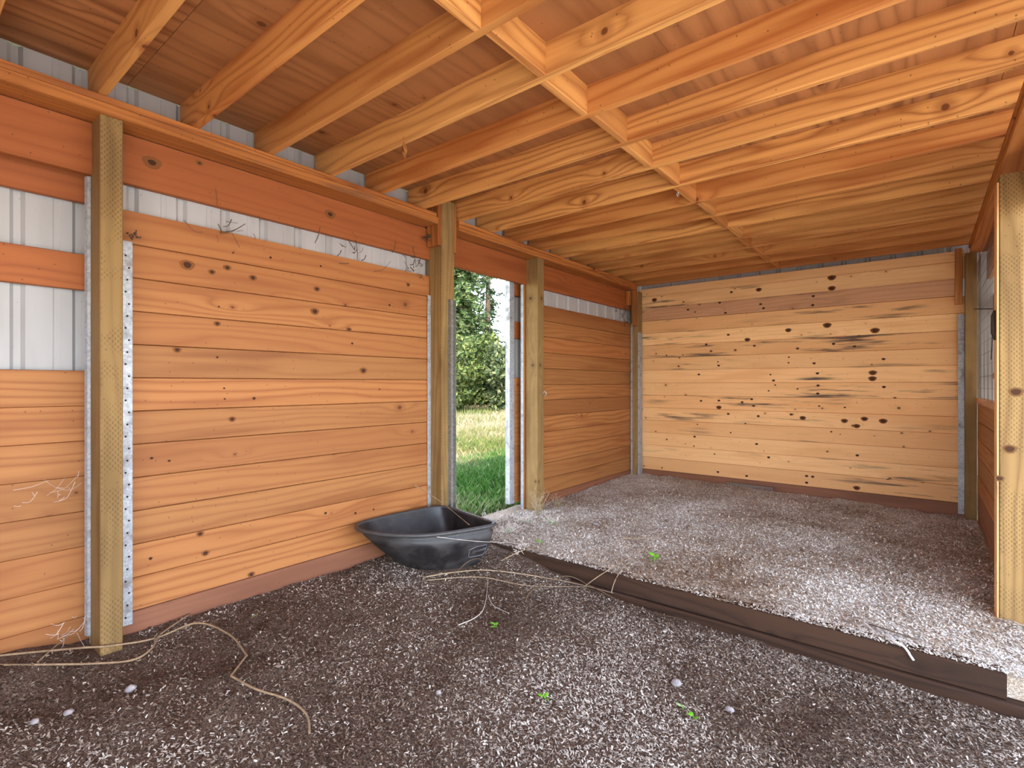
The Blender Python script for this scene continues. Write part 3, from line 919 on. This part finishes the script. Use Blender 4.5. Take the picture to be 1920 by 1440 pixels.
for a in range(len(rings) - 1):
    for i in range(n):
        j = (i + 1) % n
        F.append((a * n + i, (a + 1) * n + i, (a + 1) * n + j, a * n + j))
F.append(tuple((len(rings) - 1) * n + i for i in range(n)))
b0 = len(V)
for r_ in inner: V += r_
for a in range(len(inner) - 1):
    for i in range(n):
        j = (i + 1) % n
        F.append((b0 + a * n + i, b0 + (a + 1) * n + i, b0 + (a + 1) * n + j, b0 + a * n + j))
F.append(tuple(b0 + i for i in range(n - 1, -1, -1))[::-1])
reparent(mesh('tray_shell', V, F, M['plastic'], None, True), tub)
# rolled rim: closed tube
V, F = [], []
sd = 8
for i, p in enumerate(rim):
    d = (rim[(i + 1) % n] - rim[i - 1]).normalized()
    o_ = Vector((d.y, -d.x, 0))
    if o_.dot(p - cr_) < 0: o_ = -o_
    for k in range(sd):
        a = 2 * math.pi * k / sd
        V.append(Vector((p.x, p.y, RIMZ)) + o_ * (math.cos(a) * 0.016 + 0.000) + Vector((0, 0, math.sin(a) * 0.013 + 0.001)))
for i in range(n):
    j = (i + 1) % n
    for k in range(sd):
        l = (k + 1) % sd
        F.append((i * sd + k, i * sd + l, j * sd + l, j * sd + k))
reparent(mesh('rolled_rim', V, F, M['plastic_rim'], None, True), tub)
# raised maker's badge on the front side: frame and worn script
def tubside(u, t):
    i = int(u * n) % n
    a_, b_ = ringat(t)[i], ringat(t)[(i + 1) % n]
    p = a_.lerp(b_, u * n - int(u * n))
    d = (p - cr_); d.z = 0
    return p + d.normalized() * 0.003
g = Geo()
U0, U1, T0, T1 = 0.425, 0.505, 0.42, 0.66
frame_ = [(U0, T0 + .05), (U0 + .02, T0), (U1 - .008, T0), (U1, T0 + .05), (U1, T1 - .03), (U1 - .01, T1), (U0 + .008, T1), (U0, T1 - .03), (U0, T0 + .05)]
g.tube([tubside(u, t) for u, t in frame_], 0.0022, 5)
g.tube([tubside(U0 + .012 + .062 * k / 26, .535 - .02 * (k / 26) + .035 * math.sin(k * 1.9)) for k in range(27)], 0.0018, 5)
g.build('maker_badge', M['scuff'], tub)

# ------------------------------------------------------------------ hooks
def hook(loc, label, mat, r=0.018, w=0.003, plane='yz', open_=0.8):
    g = Geo()
    pts = [Vector((0, 0, 0))]
    for k in range(13):
        a = math.pi * (0.5 - 2 * open_ * k / 12)
        pts.append(Vector((0, r * math.cos(a), -r - 0.008 + r * math.sin(a))))
    if plane == 'x':       # screwed into a vertical face, standing out along +X
        pts = [Vector((-p.z, 0, p.y)) for p in pts]
    elif plane == 'xy':    # standing out along +X, curl seen from the room side
        pts = [Vector((-p.z, p.y, 0)) for p in pts]
    g.tube([Vector(loc) + p for p in pts], w, 6)
    return tag(g.build('screw_hook', mat, None, True), label, 'hook')
hook((-1.362, 3.60, H + 1.382), 'steel screw eye hanging under the ceiling blocking', M['steel'], 0.016, 0.0035, 'yz', 0.93)
hook((-3.060, 4.325, H - 0.10), 'white metal hook on the pale door post', M['steel'], 0.022, 0.005, 'x')
hook((-3.060, 3.045, H + 0.20), 'dark hook on the doorway edge of the stout post', M['iron'], 0.024, 0.004, 'x')

# ------------------------------------------------------------------ stones
def stone(px, py, zc, r, label, near=True, group='stones in the bedding'):
    p = at(px, py, z=zc)
    V, F = [], []
    seg, rg = 10, 6
    sx, sy, sz = (random.uniform(.8, 1.25) for _ in range(3))
    for i in range(rg + 1):
        for j in range(seg):
            th, ph = math.pi * i / rg, 2 * math.pi * j / seg
            d = Vector((math.sin(th) * math.cos(ph) * sx, math.sin(th) * math.sin(ph) * sy, math.cos(th) * .7 * sz))
            d *= r * (1 + .25 * mnoise.noise(d * 2 + Vector((px, py, 0))))
            V.append(d)
    for i in range(rg):
        for j in range(seg):
            F.append((i * seg + j, (i + 1) * seg + j, (i + 1) * seg + (j + 1) % seg, i * seg + (j + 1) % seg))
    o = mesh('stone', V, F, M['stone'], None, True)
    fz = z_near if near else z_far
    o.location = (p.x, p.y, fz(p.x, p.y) + r * .35)
    tag(o, label, 'stone', group)
stone(1268, 1284, -1.42, .030, 'pale grey stone, biggest of those in the lower stall bedding')
stone(1368, 1332, -1.42, .018, 'small grey stone close to the pale grey stone')
stone(245, 1278, -1.29, .020, 'grey pebble among the dark crumbs by the slender post')
stone(65, 1338, -1.29, .016, 'grey pebble at the left bedding edge below the twine')
stone(128, 1318, -1.29, .018, 'dull grey pebble near the closed door foot')
stone(822, 1308, -1.41, .014, 'brownish pebble in the middle of the lower stall')
stone(1118, 985, -1.30, .022, 'white stone lying on the raised bedding', False)

# ------------------------------------------------------------------ seedlings and weeds
def leaf_geo(base, tip, w, up):
    base, tip = Vector(base), Vector(tip)
    d = tip - base
    s = d.cross(Vector(up)).normalized() * w
    u = s.cross(d).normalized() * w * .25
    if u.z < 0: u = -u
    m1, m2 = base + d * .35, base + d * .7
    v = [base, m1 + s - u * .2, m1 + u, m1 - s - u * .2, m2 + s * .8, m2 + u * .8, m2 - s * .8, tip]
    return v, [(0, 1, 2), (0, 2, 3), (1, 4, 5, 2), (2, 5, 6, 3), (4, 7, 5), (5, 7, 6)]

def seedling(px, py, zc, size, nleaf, label, near=True, mat='leaf', flat=.35):
    p = at(px, py, z=zc)
    fz = z_near if near else z_far
    base = Vector((p.x, p.y, fz(p.x, p.y) - .004))
    t = empty('seedling', base)
    tag(t, label, 'seedling', 'green seedlings in the bedding')
    top = base + Vector((random.uniform(-.01, .01), random.uniform(-.01, .01), size * .9))
    Geo().tube([base, base.lerp(top, .5) + Vector((.004, 0, 0)), top], [.0025, .002, .0015], 5).build('stalk', M['leaf'], t)
    for k in range(nleaf):
        a = 2 * math.pi * k / nleaf + random.uniform(-.4, .4)
        s = size * random.uniform(.75, 1.2)
        b = base.lerp(top, .55 + .45 * (k % 3) / 2)
        tip = b + Vector((math.cos(a) * s, math.sin(a) * s, s * flat))
        v, f = leaf_geo(b, tip, s * .38, (0, 0, 1))
        Geo().add((v, f)).build('leaf', M[mat], t, True)
    return t
seedling(925, 1184, -1.40, .035, 4, 'flat green seedling alone in the open bedding before the tub', flat=.1)
seedling(1024, 1312, -1.42, .032, 3, 'upright bright green seedling in the damp dark bedding')
seedling(1298, 1352, -1.43, .026, 3, 'small bright seedling below the pale grey stone')
seedling(1280, 1334, -1.43, .022, 2, 'faint tiny seedling between the pale stone and the small bright seedling', mat='paleleaf')
seedling(1226, 1056, -1.31, .050, 5, 'leafy light green seedling on the raised bedding', False)
seedling(1012, 1022, -1.31, .036, 4, 'green seedling on the raised bedding behind the kerb near the tub', False)

def weed(x, y, label, n=26, h=.22, spread=.13, mat='stem', leafmat='paleleaf', name='dry_weed'):
    base = Vector((x, y, z_far(x, y) - .005))
    t = empty(name, base)
    tag(t, label, 'weed', 'weeds around the doorway')
    gs, gl = Geo(), Geo()
    for k in range(n):
        a = random.uniform(0, 6.28); r = random.uniform(.2, 1) * spread
        hh = h * random.uniform(.4, 1.05)
        b = base + Vector((random.uniform(-.03, .03), random.uniform(-.03, .03), 0))
        tip = b + Vector((math.cos(a) * r, math.sin(a) * r, hh))
        mid = b.lerp(tip, .5) + Vector((0, 0, hh * .12))
        gs.tube([b, mid, tip], [.0018, .0014, .0008], 4)
        for q in range(3):
            c = mid.lerp(tip, random.random())
            gs.tube([c, c + Vector((random.uniform(-.03, .03), random.uniform(-.03, .03), random.uniform(.005, .035)))], [.001, .0016], 4)
        if k % 2 == 0:
            c = b.lerp(mid, random.random())
            a2 = random.uniform(0, 6.28)
            gl.add(leaf_geo(c, c + Vector((math.cos(a2) * .04, math.sin(a2) * .04, .01)), .009, (0, 0, 1)))
    tag(gs.build('stalks', M[mat], t), kind='stuff')
    tag(gl.build('leaves', M[leafmat], t), kind='stuff')
weed(-2.95, 4.08, 'tall dry weed tuft at the foot of the pale door post', 34, .26, .15)
weed(-3.0, 4.50, 'dry weed sprig against the planks beside the door post', 12, .16, .08)
weed(-2.92, 3.85, 'low pale weed mat in the doorway', 40, .09, .22, 'web')
weed(-2.70, 3.95, 'greenish weed patch just inside the doorway', 34, .07, .16, 'web', 'leaf')
weed(-2.86, 3.50, 'pale weed patch between the tub and the doorway', 34, .08, .18, 'web', 'paleleaf')
weed(-3.15, 3.62, 'tangled whitish weed on the door threshold', 34, .10, .2, 'web', 'paleleaf')

# ------------------------------------------------------------------ dry stems, twine, rope
def stemline(name, pts, r, mat, label, cat, group, taper=True, jit=.0):
    sp = spline(pts, 6)
    rs = [r * (1 - .55 * i / (len(sp) - 1)) if taper else r for i in range(len(sp))]
    return tag(Geo().tube(sp, rs, 6).build(name, M[mat], None, True), label, cat, group)
def fl(px, py, zc, lift=.01, near=True):
    fz = z_near if near else z_far
    lift += .007 if near else .015
    p = at(px, py, z=zc)
    for _ in range(12):                      # ray meets floor + lift
        p = at(px, py, z=fz(p.x, p.y) + lift - H)
    if near and p.y > 3.152:
        p = at(px, py, y=3.152)
    if p.x < -3.27:
        p = at(px, py, x=-3.27)
    return p
G1 = 'dry stems strewn beside the tub'
stemline('dry_twig', [fl(795, 1082, -1.36), fl(860, 1072, -1.37, .05), fl(930, 1070, -1.38, .05), fl(1060, 1090, -1.40, .02), fl(1150, 1112, -1.42)], .0045, 'stem',
         'long pale dry stem arching from the tub foot towards the kerb', 'stem', G1)
stemline('dry_twig', [fl(800, 1088, -1.36), fl(900, 1082, -1.38, .02), fl(990, 1098, -1.40, .01), fl(1100, 1100, -1.41)], .0035, 'stem',
         'pale dry stem lying flat in front of the tub', 'stem', G1)
stemline('dry_twig', [Vector((-2.52, 2.50, z_near(-2.52, 2.50) + .012)), Vector((-2.43, 2.67, .07)), fl(985, 1112, -1.40, .01)], .0035, 'stemdark',
         'sharply bent dark stem in front of the tub', 'stem', G1)
stemline('dry_twig', [fl(985, 1128, -1.42), fl(1000, 1105, -1.42, .05), fl(1060, 1080, -1.43, .07), fl(1110, 1100, -1.44, .05), fl(1190, 1140, -1.45, .01), fl(1268, 1158, -1.45)],
         .0045, 'stemdark', 'long dark looping stem beside the kerb', 'stem', G1)
stemline('dry_twig', [fl(1095, 1100, -1.43), at(1120, 1082, y=3.15), at(1145, 1066, y=3.19), fl(1172, 1050, -1.31, .0, False)], .004, 'stem',
         'pale twig leaning up over the kerb', 'stem', G1)
stemline('dry_twig', [fl(1146, 1112, -1.45), at(1151, 1094, y=3.158), at(1160, 1076, y=3.182), fl(1174, 1056, -1.31, .0, False)], .004, 'stem', 'short curved twig propped on the kerb face', 'stem', G1)
stemline('dry_twig', [fl(940, 1051, -1.42), at(975, 1034, y=3.165), fl(1006, 1024, -1.31, .0, False)], .005, 'stem', 'knobbly twig laid across the kerb beside the tub', 'stem', G1)
stemline('dry_twig', [fl(860, 1172, -1.40), fl(905, 1145, -1.40), fl(915, 1085, -1.40, .02)], .003, 'web', 'whitish forked straw before the tub', 'stem', G1)
stemline('dry_twig', [fl(915, 1115, -1.40), fl(925, 1135, -1.40), fl(955, 1150, -1.40)], .0025, 'web', 'short whitish straw beside the forked straw', 'stem', G1)
stemline('dry_twig', [Vector((-3.17, 2.70, .50)), Vector((-2.90, 2.73, .40)), Vector((-2.46, 2.60, .318))], .0030, 'stem', 'straight straw leaning across the open tub', 'stem', G1)
stemline('dry_twig', [Vector((-3.03, 2.96, .40)), Vector((-2.80, 2.87, .34)), Vector((-2.44, 2.76, .32))], .0025, 'stem', 'thin straw along the rear rim of the tub', 'stem', G1)
stemline('dry_twig', [Vector((-2.50, 2.33, .29)), Vector((-2.40, 2.62, .21)), Vector((-2.33, 2.98, .12)), Vector((-2.30, 3.19, .0))], .002, 'web',
         'pale thread stretched from the tub side to the kerb', 'stem', G1)
stemline('dry_twig', [fl(1160, 1010, -1.30, .01, False), fl(1240, 1008, -1.30, .02, False)], .003, 'stem', 'short twig on the raised bedding before the far wall', 'stem', 'twigs on the raised bedding')
stemline('dry_twig', [fl(1450, 1045, -1.31, .01, False), fl(1468, 1080, -1.31, .01, False)], .0035, 'web', 'pale straw in the middle of the raised bedding', 'stem', 'twigs on the raised bedding')
stemline('dry_twig', [fl(1440, 1080, -1.31, .006, False), fl(1510, 1090, -1.31, .008, False)], .003, 'stemdark', 'dark twig in the middle of the raised bedding', 'stem', 'twigs on the raised bedding')
stemline('dry_twig', [fl(1630, 1170, -1.32, .006, False), fl(1722, 1200, -1.32, .008, False)], .0045, 'stemdark', 'brown twig behind the white rope', 'stem', 'twigs on the raised bedding')
G2 = 'twine by the slender post'
stemline('baling_twine', [at(-40, 1233, x=-3.26), at(40, 1225, x=-3.23), at(115, 1218, x=-3.13), at(160, 1214, x=-3.05), at(205, 1211, x=-3.045), fl(290, 1197, -1.28), fl(370, 1168, -1.28), fl(430, 1190, -1.29), fl(460, 1225, -1.29, .005), fl(462, 1229, -1.29, .005), fl(459, 1233, -1.29, .005),
         fl(436, 1263, -1.30, .006), fl(434, 1267, -1.30, .006), fl(438, 1270, -1.30, .006), fl(480, 1292, -1.31), fl(540, 1312, -1.33), fl(575, 1340, -1.34), fl(580, 1375, -1.34)], .005, 'twine',
         'long tan twine running past the slender post with a sharp kink', 'twine', G2, False)
stemline('baling_twine', [fl(-40, 1247, -1.27), fl(80, 1246, -1.27), fl(180, 1244, -1.27), fl(250, 1237, -1.28), fl(285, 1215, -1.28), fl(300, 1190, -1.28), fl(355, 1152, -1.28)], .005, 'twine',
         'tan twine curving behind the slender post foot', 'twine', G2, False)
stemline('baling_twine', [fl(70, 1242, -1.27), fl(100, 1215, -1.27, .02), fl(130, 1190, -1.25, .04)], .003, 'twine', 'short twine end by the closed door foot', 'twine', G2, False)
stemline('rope_scrap', [fl(1618, 1166, -1.32, .006, False), fl(1650, 1194, -1.32, .006, False)], .006, 'rope', 'straight white rope scrap behind the kerb', 'rope', 'white rope scraps on the kerb', False)
stemline('rope_scrap', [fl(1645, 1180, -1.32, .004, False), at(1670, 1201, y=3.222) + Vector((0, 0, .008)), at(1692, 1212, y=3.196) + Vector((0, 0, .004)), at(1702, 1221, y=3.183), at(1706, 1228, y=3.183), at(1713, 1238, y=3.183)], .006, 'rope',
         'white rope scrap hanging over the kerb edge', 'rope', 'white rope scraps on the kerb', False)

# hanging dead leaf under a joist
lf = empty('dead_leaf', at(757, 262, z=1.36))
tag(lf, 'curled dead leaf hanging under a joist', 'leaf')
b = Vector(lf.location)
Geo().tube([b + Vector((0, 0, .02)), b, b - Vector((0, 0, .012))], .0012, 4).build('stalk', M['dryleaf'], lf)
for k in range(3):
    a = k * 2.1
    Geo().add(leaf_geo(b - Vector((0, 0, .01)), b + Vector((math.cos(a) * .022, math.sin(a) * .022, -.085 - .012 * k)), .016, (math.cos(a), math.sin(a), 0))).build('blade', M['dryleaf'], lf, True)

# small litter
ck = at(520, 1250, z=-1.33); ck.z = z_near(ck.x, ck.y) + .012
g = Geo()
for k in range(2):
    g.add(leaf_geo(ck + Vector((-.02, .004 * k, 0)), ck + Vector((.03, .012 * k, .008)), .009, (0, 0, 1)))
tag(g.build('wood_chip', M['rope'], None, True), 'pale curled wood chip beside the kinked twine', 'wood chip', None, 'thing')
lfp = at(470, 1158, z=-1.30); lfp.z = z_near(lfp.x, lfp.y) + .014
tag(Geo().add(leaf_geo(lfp, lfp + Vector((.03, .03, .02)), .016, (0, 0, 1))).build('fallen_leaf', M['paleleaf'], None, True), 'single greenish fallen leaf near the foot of the long plank wall', 'leaf')

# cobwebs
def web(center, n, spread, label, mat='web', r=.0006, along='y', x=None):
    g = Geo()
    c = Vector(center)
    for k in range(n):
        a = c + Vector((random.uniform(0, .05), random.gauss(0, spread), random.gauss(0, spread * .5)))
        q = a + Vector((random.uniform(0, .03), random.gauss(0, spread * .7), random.gauss(0, spread * .6)))
        m = a.lerp(q, .5) + Vector((.01, 0, -random.uniform(.0, .3) * (q - a).length))
        g.tube(spline([a, m, q], 4), r * random.uniform(.7, 1.8), 4)
    return tag(g.build('cobweb', M[mat]), label, 'cobweb', 'dusty cobwebs on the wall', 'stuff')
web((-3.26, .56, H - .50), 16, .07, 'white cobweb strands on the closed door planks beside the slender post')
web((-3.20, 1.30, H + .93), 12, .10, 'dark dusty cobweb in the gap above the planks near the slender post', 'darkweb', .0016)
web((-3.20, 2.15, H + .93), 14, .10, 'dark dusty cobweb halfway along the gap above the planks', 'darkweb', .0016)
web((-3.20, 2.70, H + .95), 20, .09, 'thick dark cobweb at the doorway end of the gap above the planks', 'darkweb', .002)
web((-3.19, 2.84, H + 1.20), 16, .03, 'brown cobweb clump hanging at the end of the long header', 'darkweb', .003)
web((-3.19, 6.35, H + .93), 18, .10, 'dark cobweb in the gap above the planks at the corner post', 'darkweb', .002)
web((-3.17, .83, H + .76), 10, .02, 'brown cobweb clump on top of the steel channel', 'darkweb', .003)
web((-2.35, 2.98, .10), 26, .035, 'white cobweb tangle between the tub and the kerb', 'web', .0016)
web((-3.22, .62, .12), 14, .06, 'dusty cobweb behind the foot of the slender post', 'web')

# ------------------------------------------------------------------ meadow grass
def blades(name, n, area, zf, hmin, hmax, wmin, wmax, pal, label, lean=.45, keepf=None):
    x0, x1, y0, y1 = area
    X = RNG.uniform(x0, x1, n); Y = RNG.uniform(y0, y1, n)
    if keepf is not None:
        k = keepf(X, Y); X, Y = X[k], Y[k]; n = len(X)
    a = RNG.uniform(0, 2 * math.pi, n); h = RNG.uniform(hmin, hmax, n); w = RNG.uniform(wmin, wmax, n)
    b = RNG.uniform(0, 2 * math.pi, n); l = np.abs(RNG.normal(0, lean, n)) * h
    V = np.empty((n, 4, 3))
    V[:, 0] = np.stack([X - np.cos(a) * w, Y - np.sin(a) * w, np.full(n, zf)], 1)
    V[:, 1] = np.stack([X + np.cos(a) * w, Y + np.sin(a) * w, np.full(n, zf)], 1)
    V[:, 2] = np.stack([X + np.cos(b) * l * .4 + np.cos(a) * w * .8, Y + np.sin(b) * l * .4 + np.sin(a) * w * .8, zf + h * .6], 1)
    V[:, 3] = np.stack([X + np.cos(b) * l, Y + np.sin(b) * l, zf + h * .98], 1)
    P = np.array([srgb(*c)[:3] for c in pal])
    patch = np.array([mnoise.noise(Vector((x * .45, y * .45, 4.2))) for x, y in zip(X, Y)])
    idx = np.clip(((.5 + .7 * patch + RNG.normal(0, .2, n)) * len(P)).astype(int), 0, len(P) - 1)
    return soup(name, V.reshape(-1, 3), 4, P[idx] * RNG.uniform(.8, 1.15, (n, 1)), M['grass'], label)
green = [(52, 98, 32), (66, 114, 40), (84, 126, 54), (112, 138, 76), (142, 146, 106)]
drymix = [(92, 108, 48), (118, 122, 66), (142, 132, 92), (156, 144, 110), (164, 154, 124)]
blades('meadow_grass', 60000, (-6.2, -3.45, 2.4, 9.5), -.045, .04, .16, .0025, .005, green, 'lush green grass in the shade just outside the doorway')
blades('meadow_grass', 80000, (-15, -5.6, 4.0, 20), -.05, .06, .20, .004, .008, drymix, 'dry pale meadow grass in the sun past the shade')
blades('meadow_grass', 40000, (-30, -11, 10, 34), -.05, .10, .34, .008, .016, drymix, 'tall bleached grass in front of the bushes')

# ------------------------------------------------------------------ trees and bushes
def spruce(name, px, dist, height, radius, label, pal, levels=46, dens=1.0, droop=.45, seed=1):
    r = random.Random(seed)
    d = ray(px, 720); base = Vector((d.x * dist, d.y * dist, -.05))
    t = empty(name, base)
    tag(t, label, 'tree', 'trees beyond the meadow')
    Geo().tube([base, base + Vector((.05, 0, height * .5)), base + Vector((0, 0, height))], [height * .018, height * .011, .02], 8).build('trunk', M['bark'], t, True)
    V, C = [], []
    P = [srgb(*c)[:3] for c in pal]
    gb = Geo()
    for k in range(levels):
        f = k / levels
        z = height * (.04 + .95 * f)
        R = radius * (1 - f) ** .75 * r.uniform(.75, 1.1) + .12
        nb = max(5, int(10 * dens * (1 - .4 * f)))
        for b in range(nb):
            a = r.uniform(0, 6.283)
            L = R * r.uniform(.7, 1.1)
            out = Vector((math.cos(a), math.sin(a), 0)); side = Vector((-out.y, out.x, 0))
            zz = z + r.uniform(-.15, .15)
            def pt(s): return base + out * (L * s) + Vector((0, 0, zz - droop * L * s * s + .1 * L * s ** 3))
            gb.tube([pt(0), pt(.5), pt(1)], [.02, .012, .005], 3)
            m = max(4, int(L * 7 * dens))
            for q in range(m):
                s = (q + r.random()) / m
                p = pt(max(.12, s))
                for _ in range(4):
                    wl = (.22 + .30 * (1 - s)) * r.uniform(.6, 1.2)
                    dr = (side * r.uniform(-1, 1) + out * r.uniform(0.1, .8) + Vector((0, 0, r.uniform(-.75, .12)))).normalized()
                    nn = dr.cross(Vector((r.uniform(-1, 1), r.uniform(-1, 1), r.uniform(-.3, 1)))).normalized() * wl * r.uniform(.10, .2)
                    mid = p + dr * wl * .5
                    V += [p - nn * .4, mid - nn, p + dr * wl, mid + nn]
                    c = P[min(len(P) - 1, int(abs(r.gauss(.5, .28)) * len(P)))]
                    C.append([v * r.uniform(.75, 1.2) for v in c])
    tag(gb.build('branches', M['bark'], t), kind='stuff')
    o = soup('foliage', np.array([tuple(v) for v in V]), 4, np.array(C), M['foliage'])
    tag(o, kind='stuff'); reparent(o, t)
sp_pal = [(36, 54, 30), (52, 74, 38), (70, 92, 46), (92, 108, 58), (116, 124, 78)]
sp_dark = [(34, 50, 34), (46, 66, 42), (62, 82, 50), (80, 96, 62)]
spruce('spruce_tree', 862, 32, 18.5, 2.6, 'dense tall spruce with drooping sunlit boughs', sp_pal, 78, 1.45, .5, 3)
spruce('spruce_tree', 914, 38, 16.5, 2.0, 'slim open spruce with a bare trunk showing, right of the dense one', sp_dark, 46, .7, .35, 8)
spruce('spruce_tree', 700, 34, 17.0, 2.5, 'broad dark spruce mostly behind the stout door post', sp_dark, 44, .9, .5, 5)
spruce('spruce_tree', 1045, 36, 11.5, 2.2, 'shorter spruce hidden behind the parked door', sp_dark, 36, .8, .4, 12)

def bush(px, dist, h, rad, label, pal, n=3600, seed=1):
    r = np.random.default_rng(seed)
    d = ray(px, 720); base = Vector((d.x * dist, d.y * dist, -.05))
    t = empty('bush', base)
    tag(t, label, 'bush', 'bushes at the meadow edge')
    g = Geo()
    for k in range(7):
        a = k * .9
        g.tube([base, base + Vector((math.cos(a) * rad * .3, math.sin(a) * rad * .3, h * .5)), base + Vector((math.cos(a) * rad * .6, math.sin(a) * rad * .6, h * .8))], [.05, .03, .01], 5)
    tag(g.build('stems', M['bark'], t), kind='stuff')
    u = r.normal(0, 1, (n, 3)); u /= np.linalg.norm(u, axis=1)[:, None]
    rr = r.uniform(.55, 1.0, n) ** .5
    lump_ = 1 + .25 * np.sin(u[:, 0] * 5 + seed) * np.cos(u[:, 1] * 4) + .15 * np.sin(u[:, 2] * 9)
    P = np.stack([u[:, 0] * rad, u[:, 1] * rad, u[:, 2] * h * .52], 1) * (rr * lump_)[:, None]
    P[:, 2] += h * .5; P[:, 2] = np.abs(P[:, 2])
    s = r.uniform(.07, .17, n)
    A = r.normal(0, 1, (n, 3)); A /= np.linalg.norm(A, axis=1)[:, None]
    B = np.cross(A, r.normal(0, 1, (n, 3))); B /= np.linalg.norm(B, axis=1)[:, None]
    V = np.empty((n, 4, 3)); O = P + np.array(tuple(base))
    V[:, 0] = O - A * s[:, None]; V[:, 1] = O + B * s[:, None] * .5; V[:, 2] = O + A * s[:, None]; V[:, 3] = O - B * s[:, None] * .5
    pal_ = np.array([srgb(*c)[:3] for c in pal])
    C = pal_[r.integers(0, len(pal_), n)] * r.uniform(.7, 1.2, (n, 1))
    o = soup('foliage', V.reshape(-1, 3), 4, C, M['foliage'])
    tag(o, kind='stuff'); reparent(o, t)
bp = [(70, 86, 38), (92, 104, 50), (114, 120, 66), (54, 72, 34)]
bp2 = [(62, 74, 38), (84, 94, 52), (44, 60, 32), (104, 108, 70)]
bush(848, 23.5, 3.1, 1.35, 'rounded leafy bush in front of the dense tall spruce', bp, 5600, 1)
bush(948, 24.0, 2.9, 1.35, 'olive green bush beside the steel door edge', bp2, 5600, 3)
bush(900, 28.0, 3.7, 1.45, 'taller pale bush standing back between the two nearer bushes', bp, 5600, 5)
bush(1060, 24.5, 3.0, 1.35, 'low bush behind the parked sliding door', bp2, 3000, 6)
bush(735, 24.0, 3.2, 1.4, 'bush hidden by the long plank wall', bp2, 3000, 7)
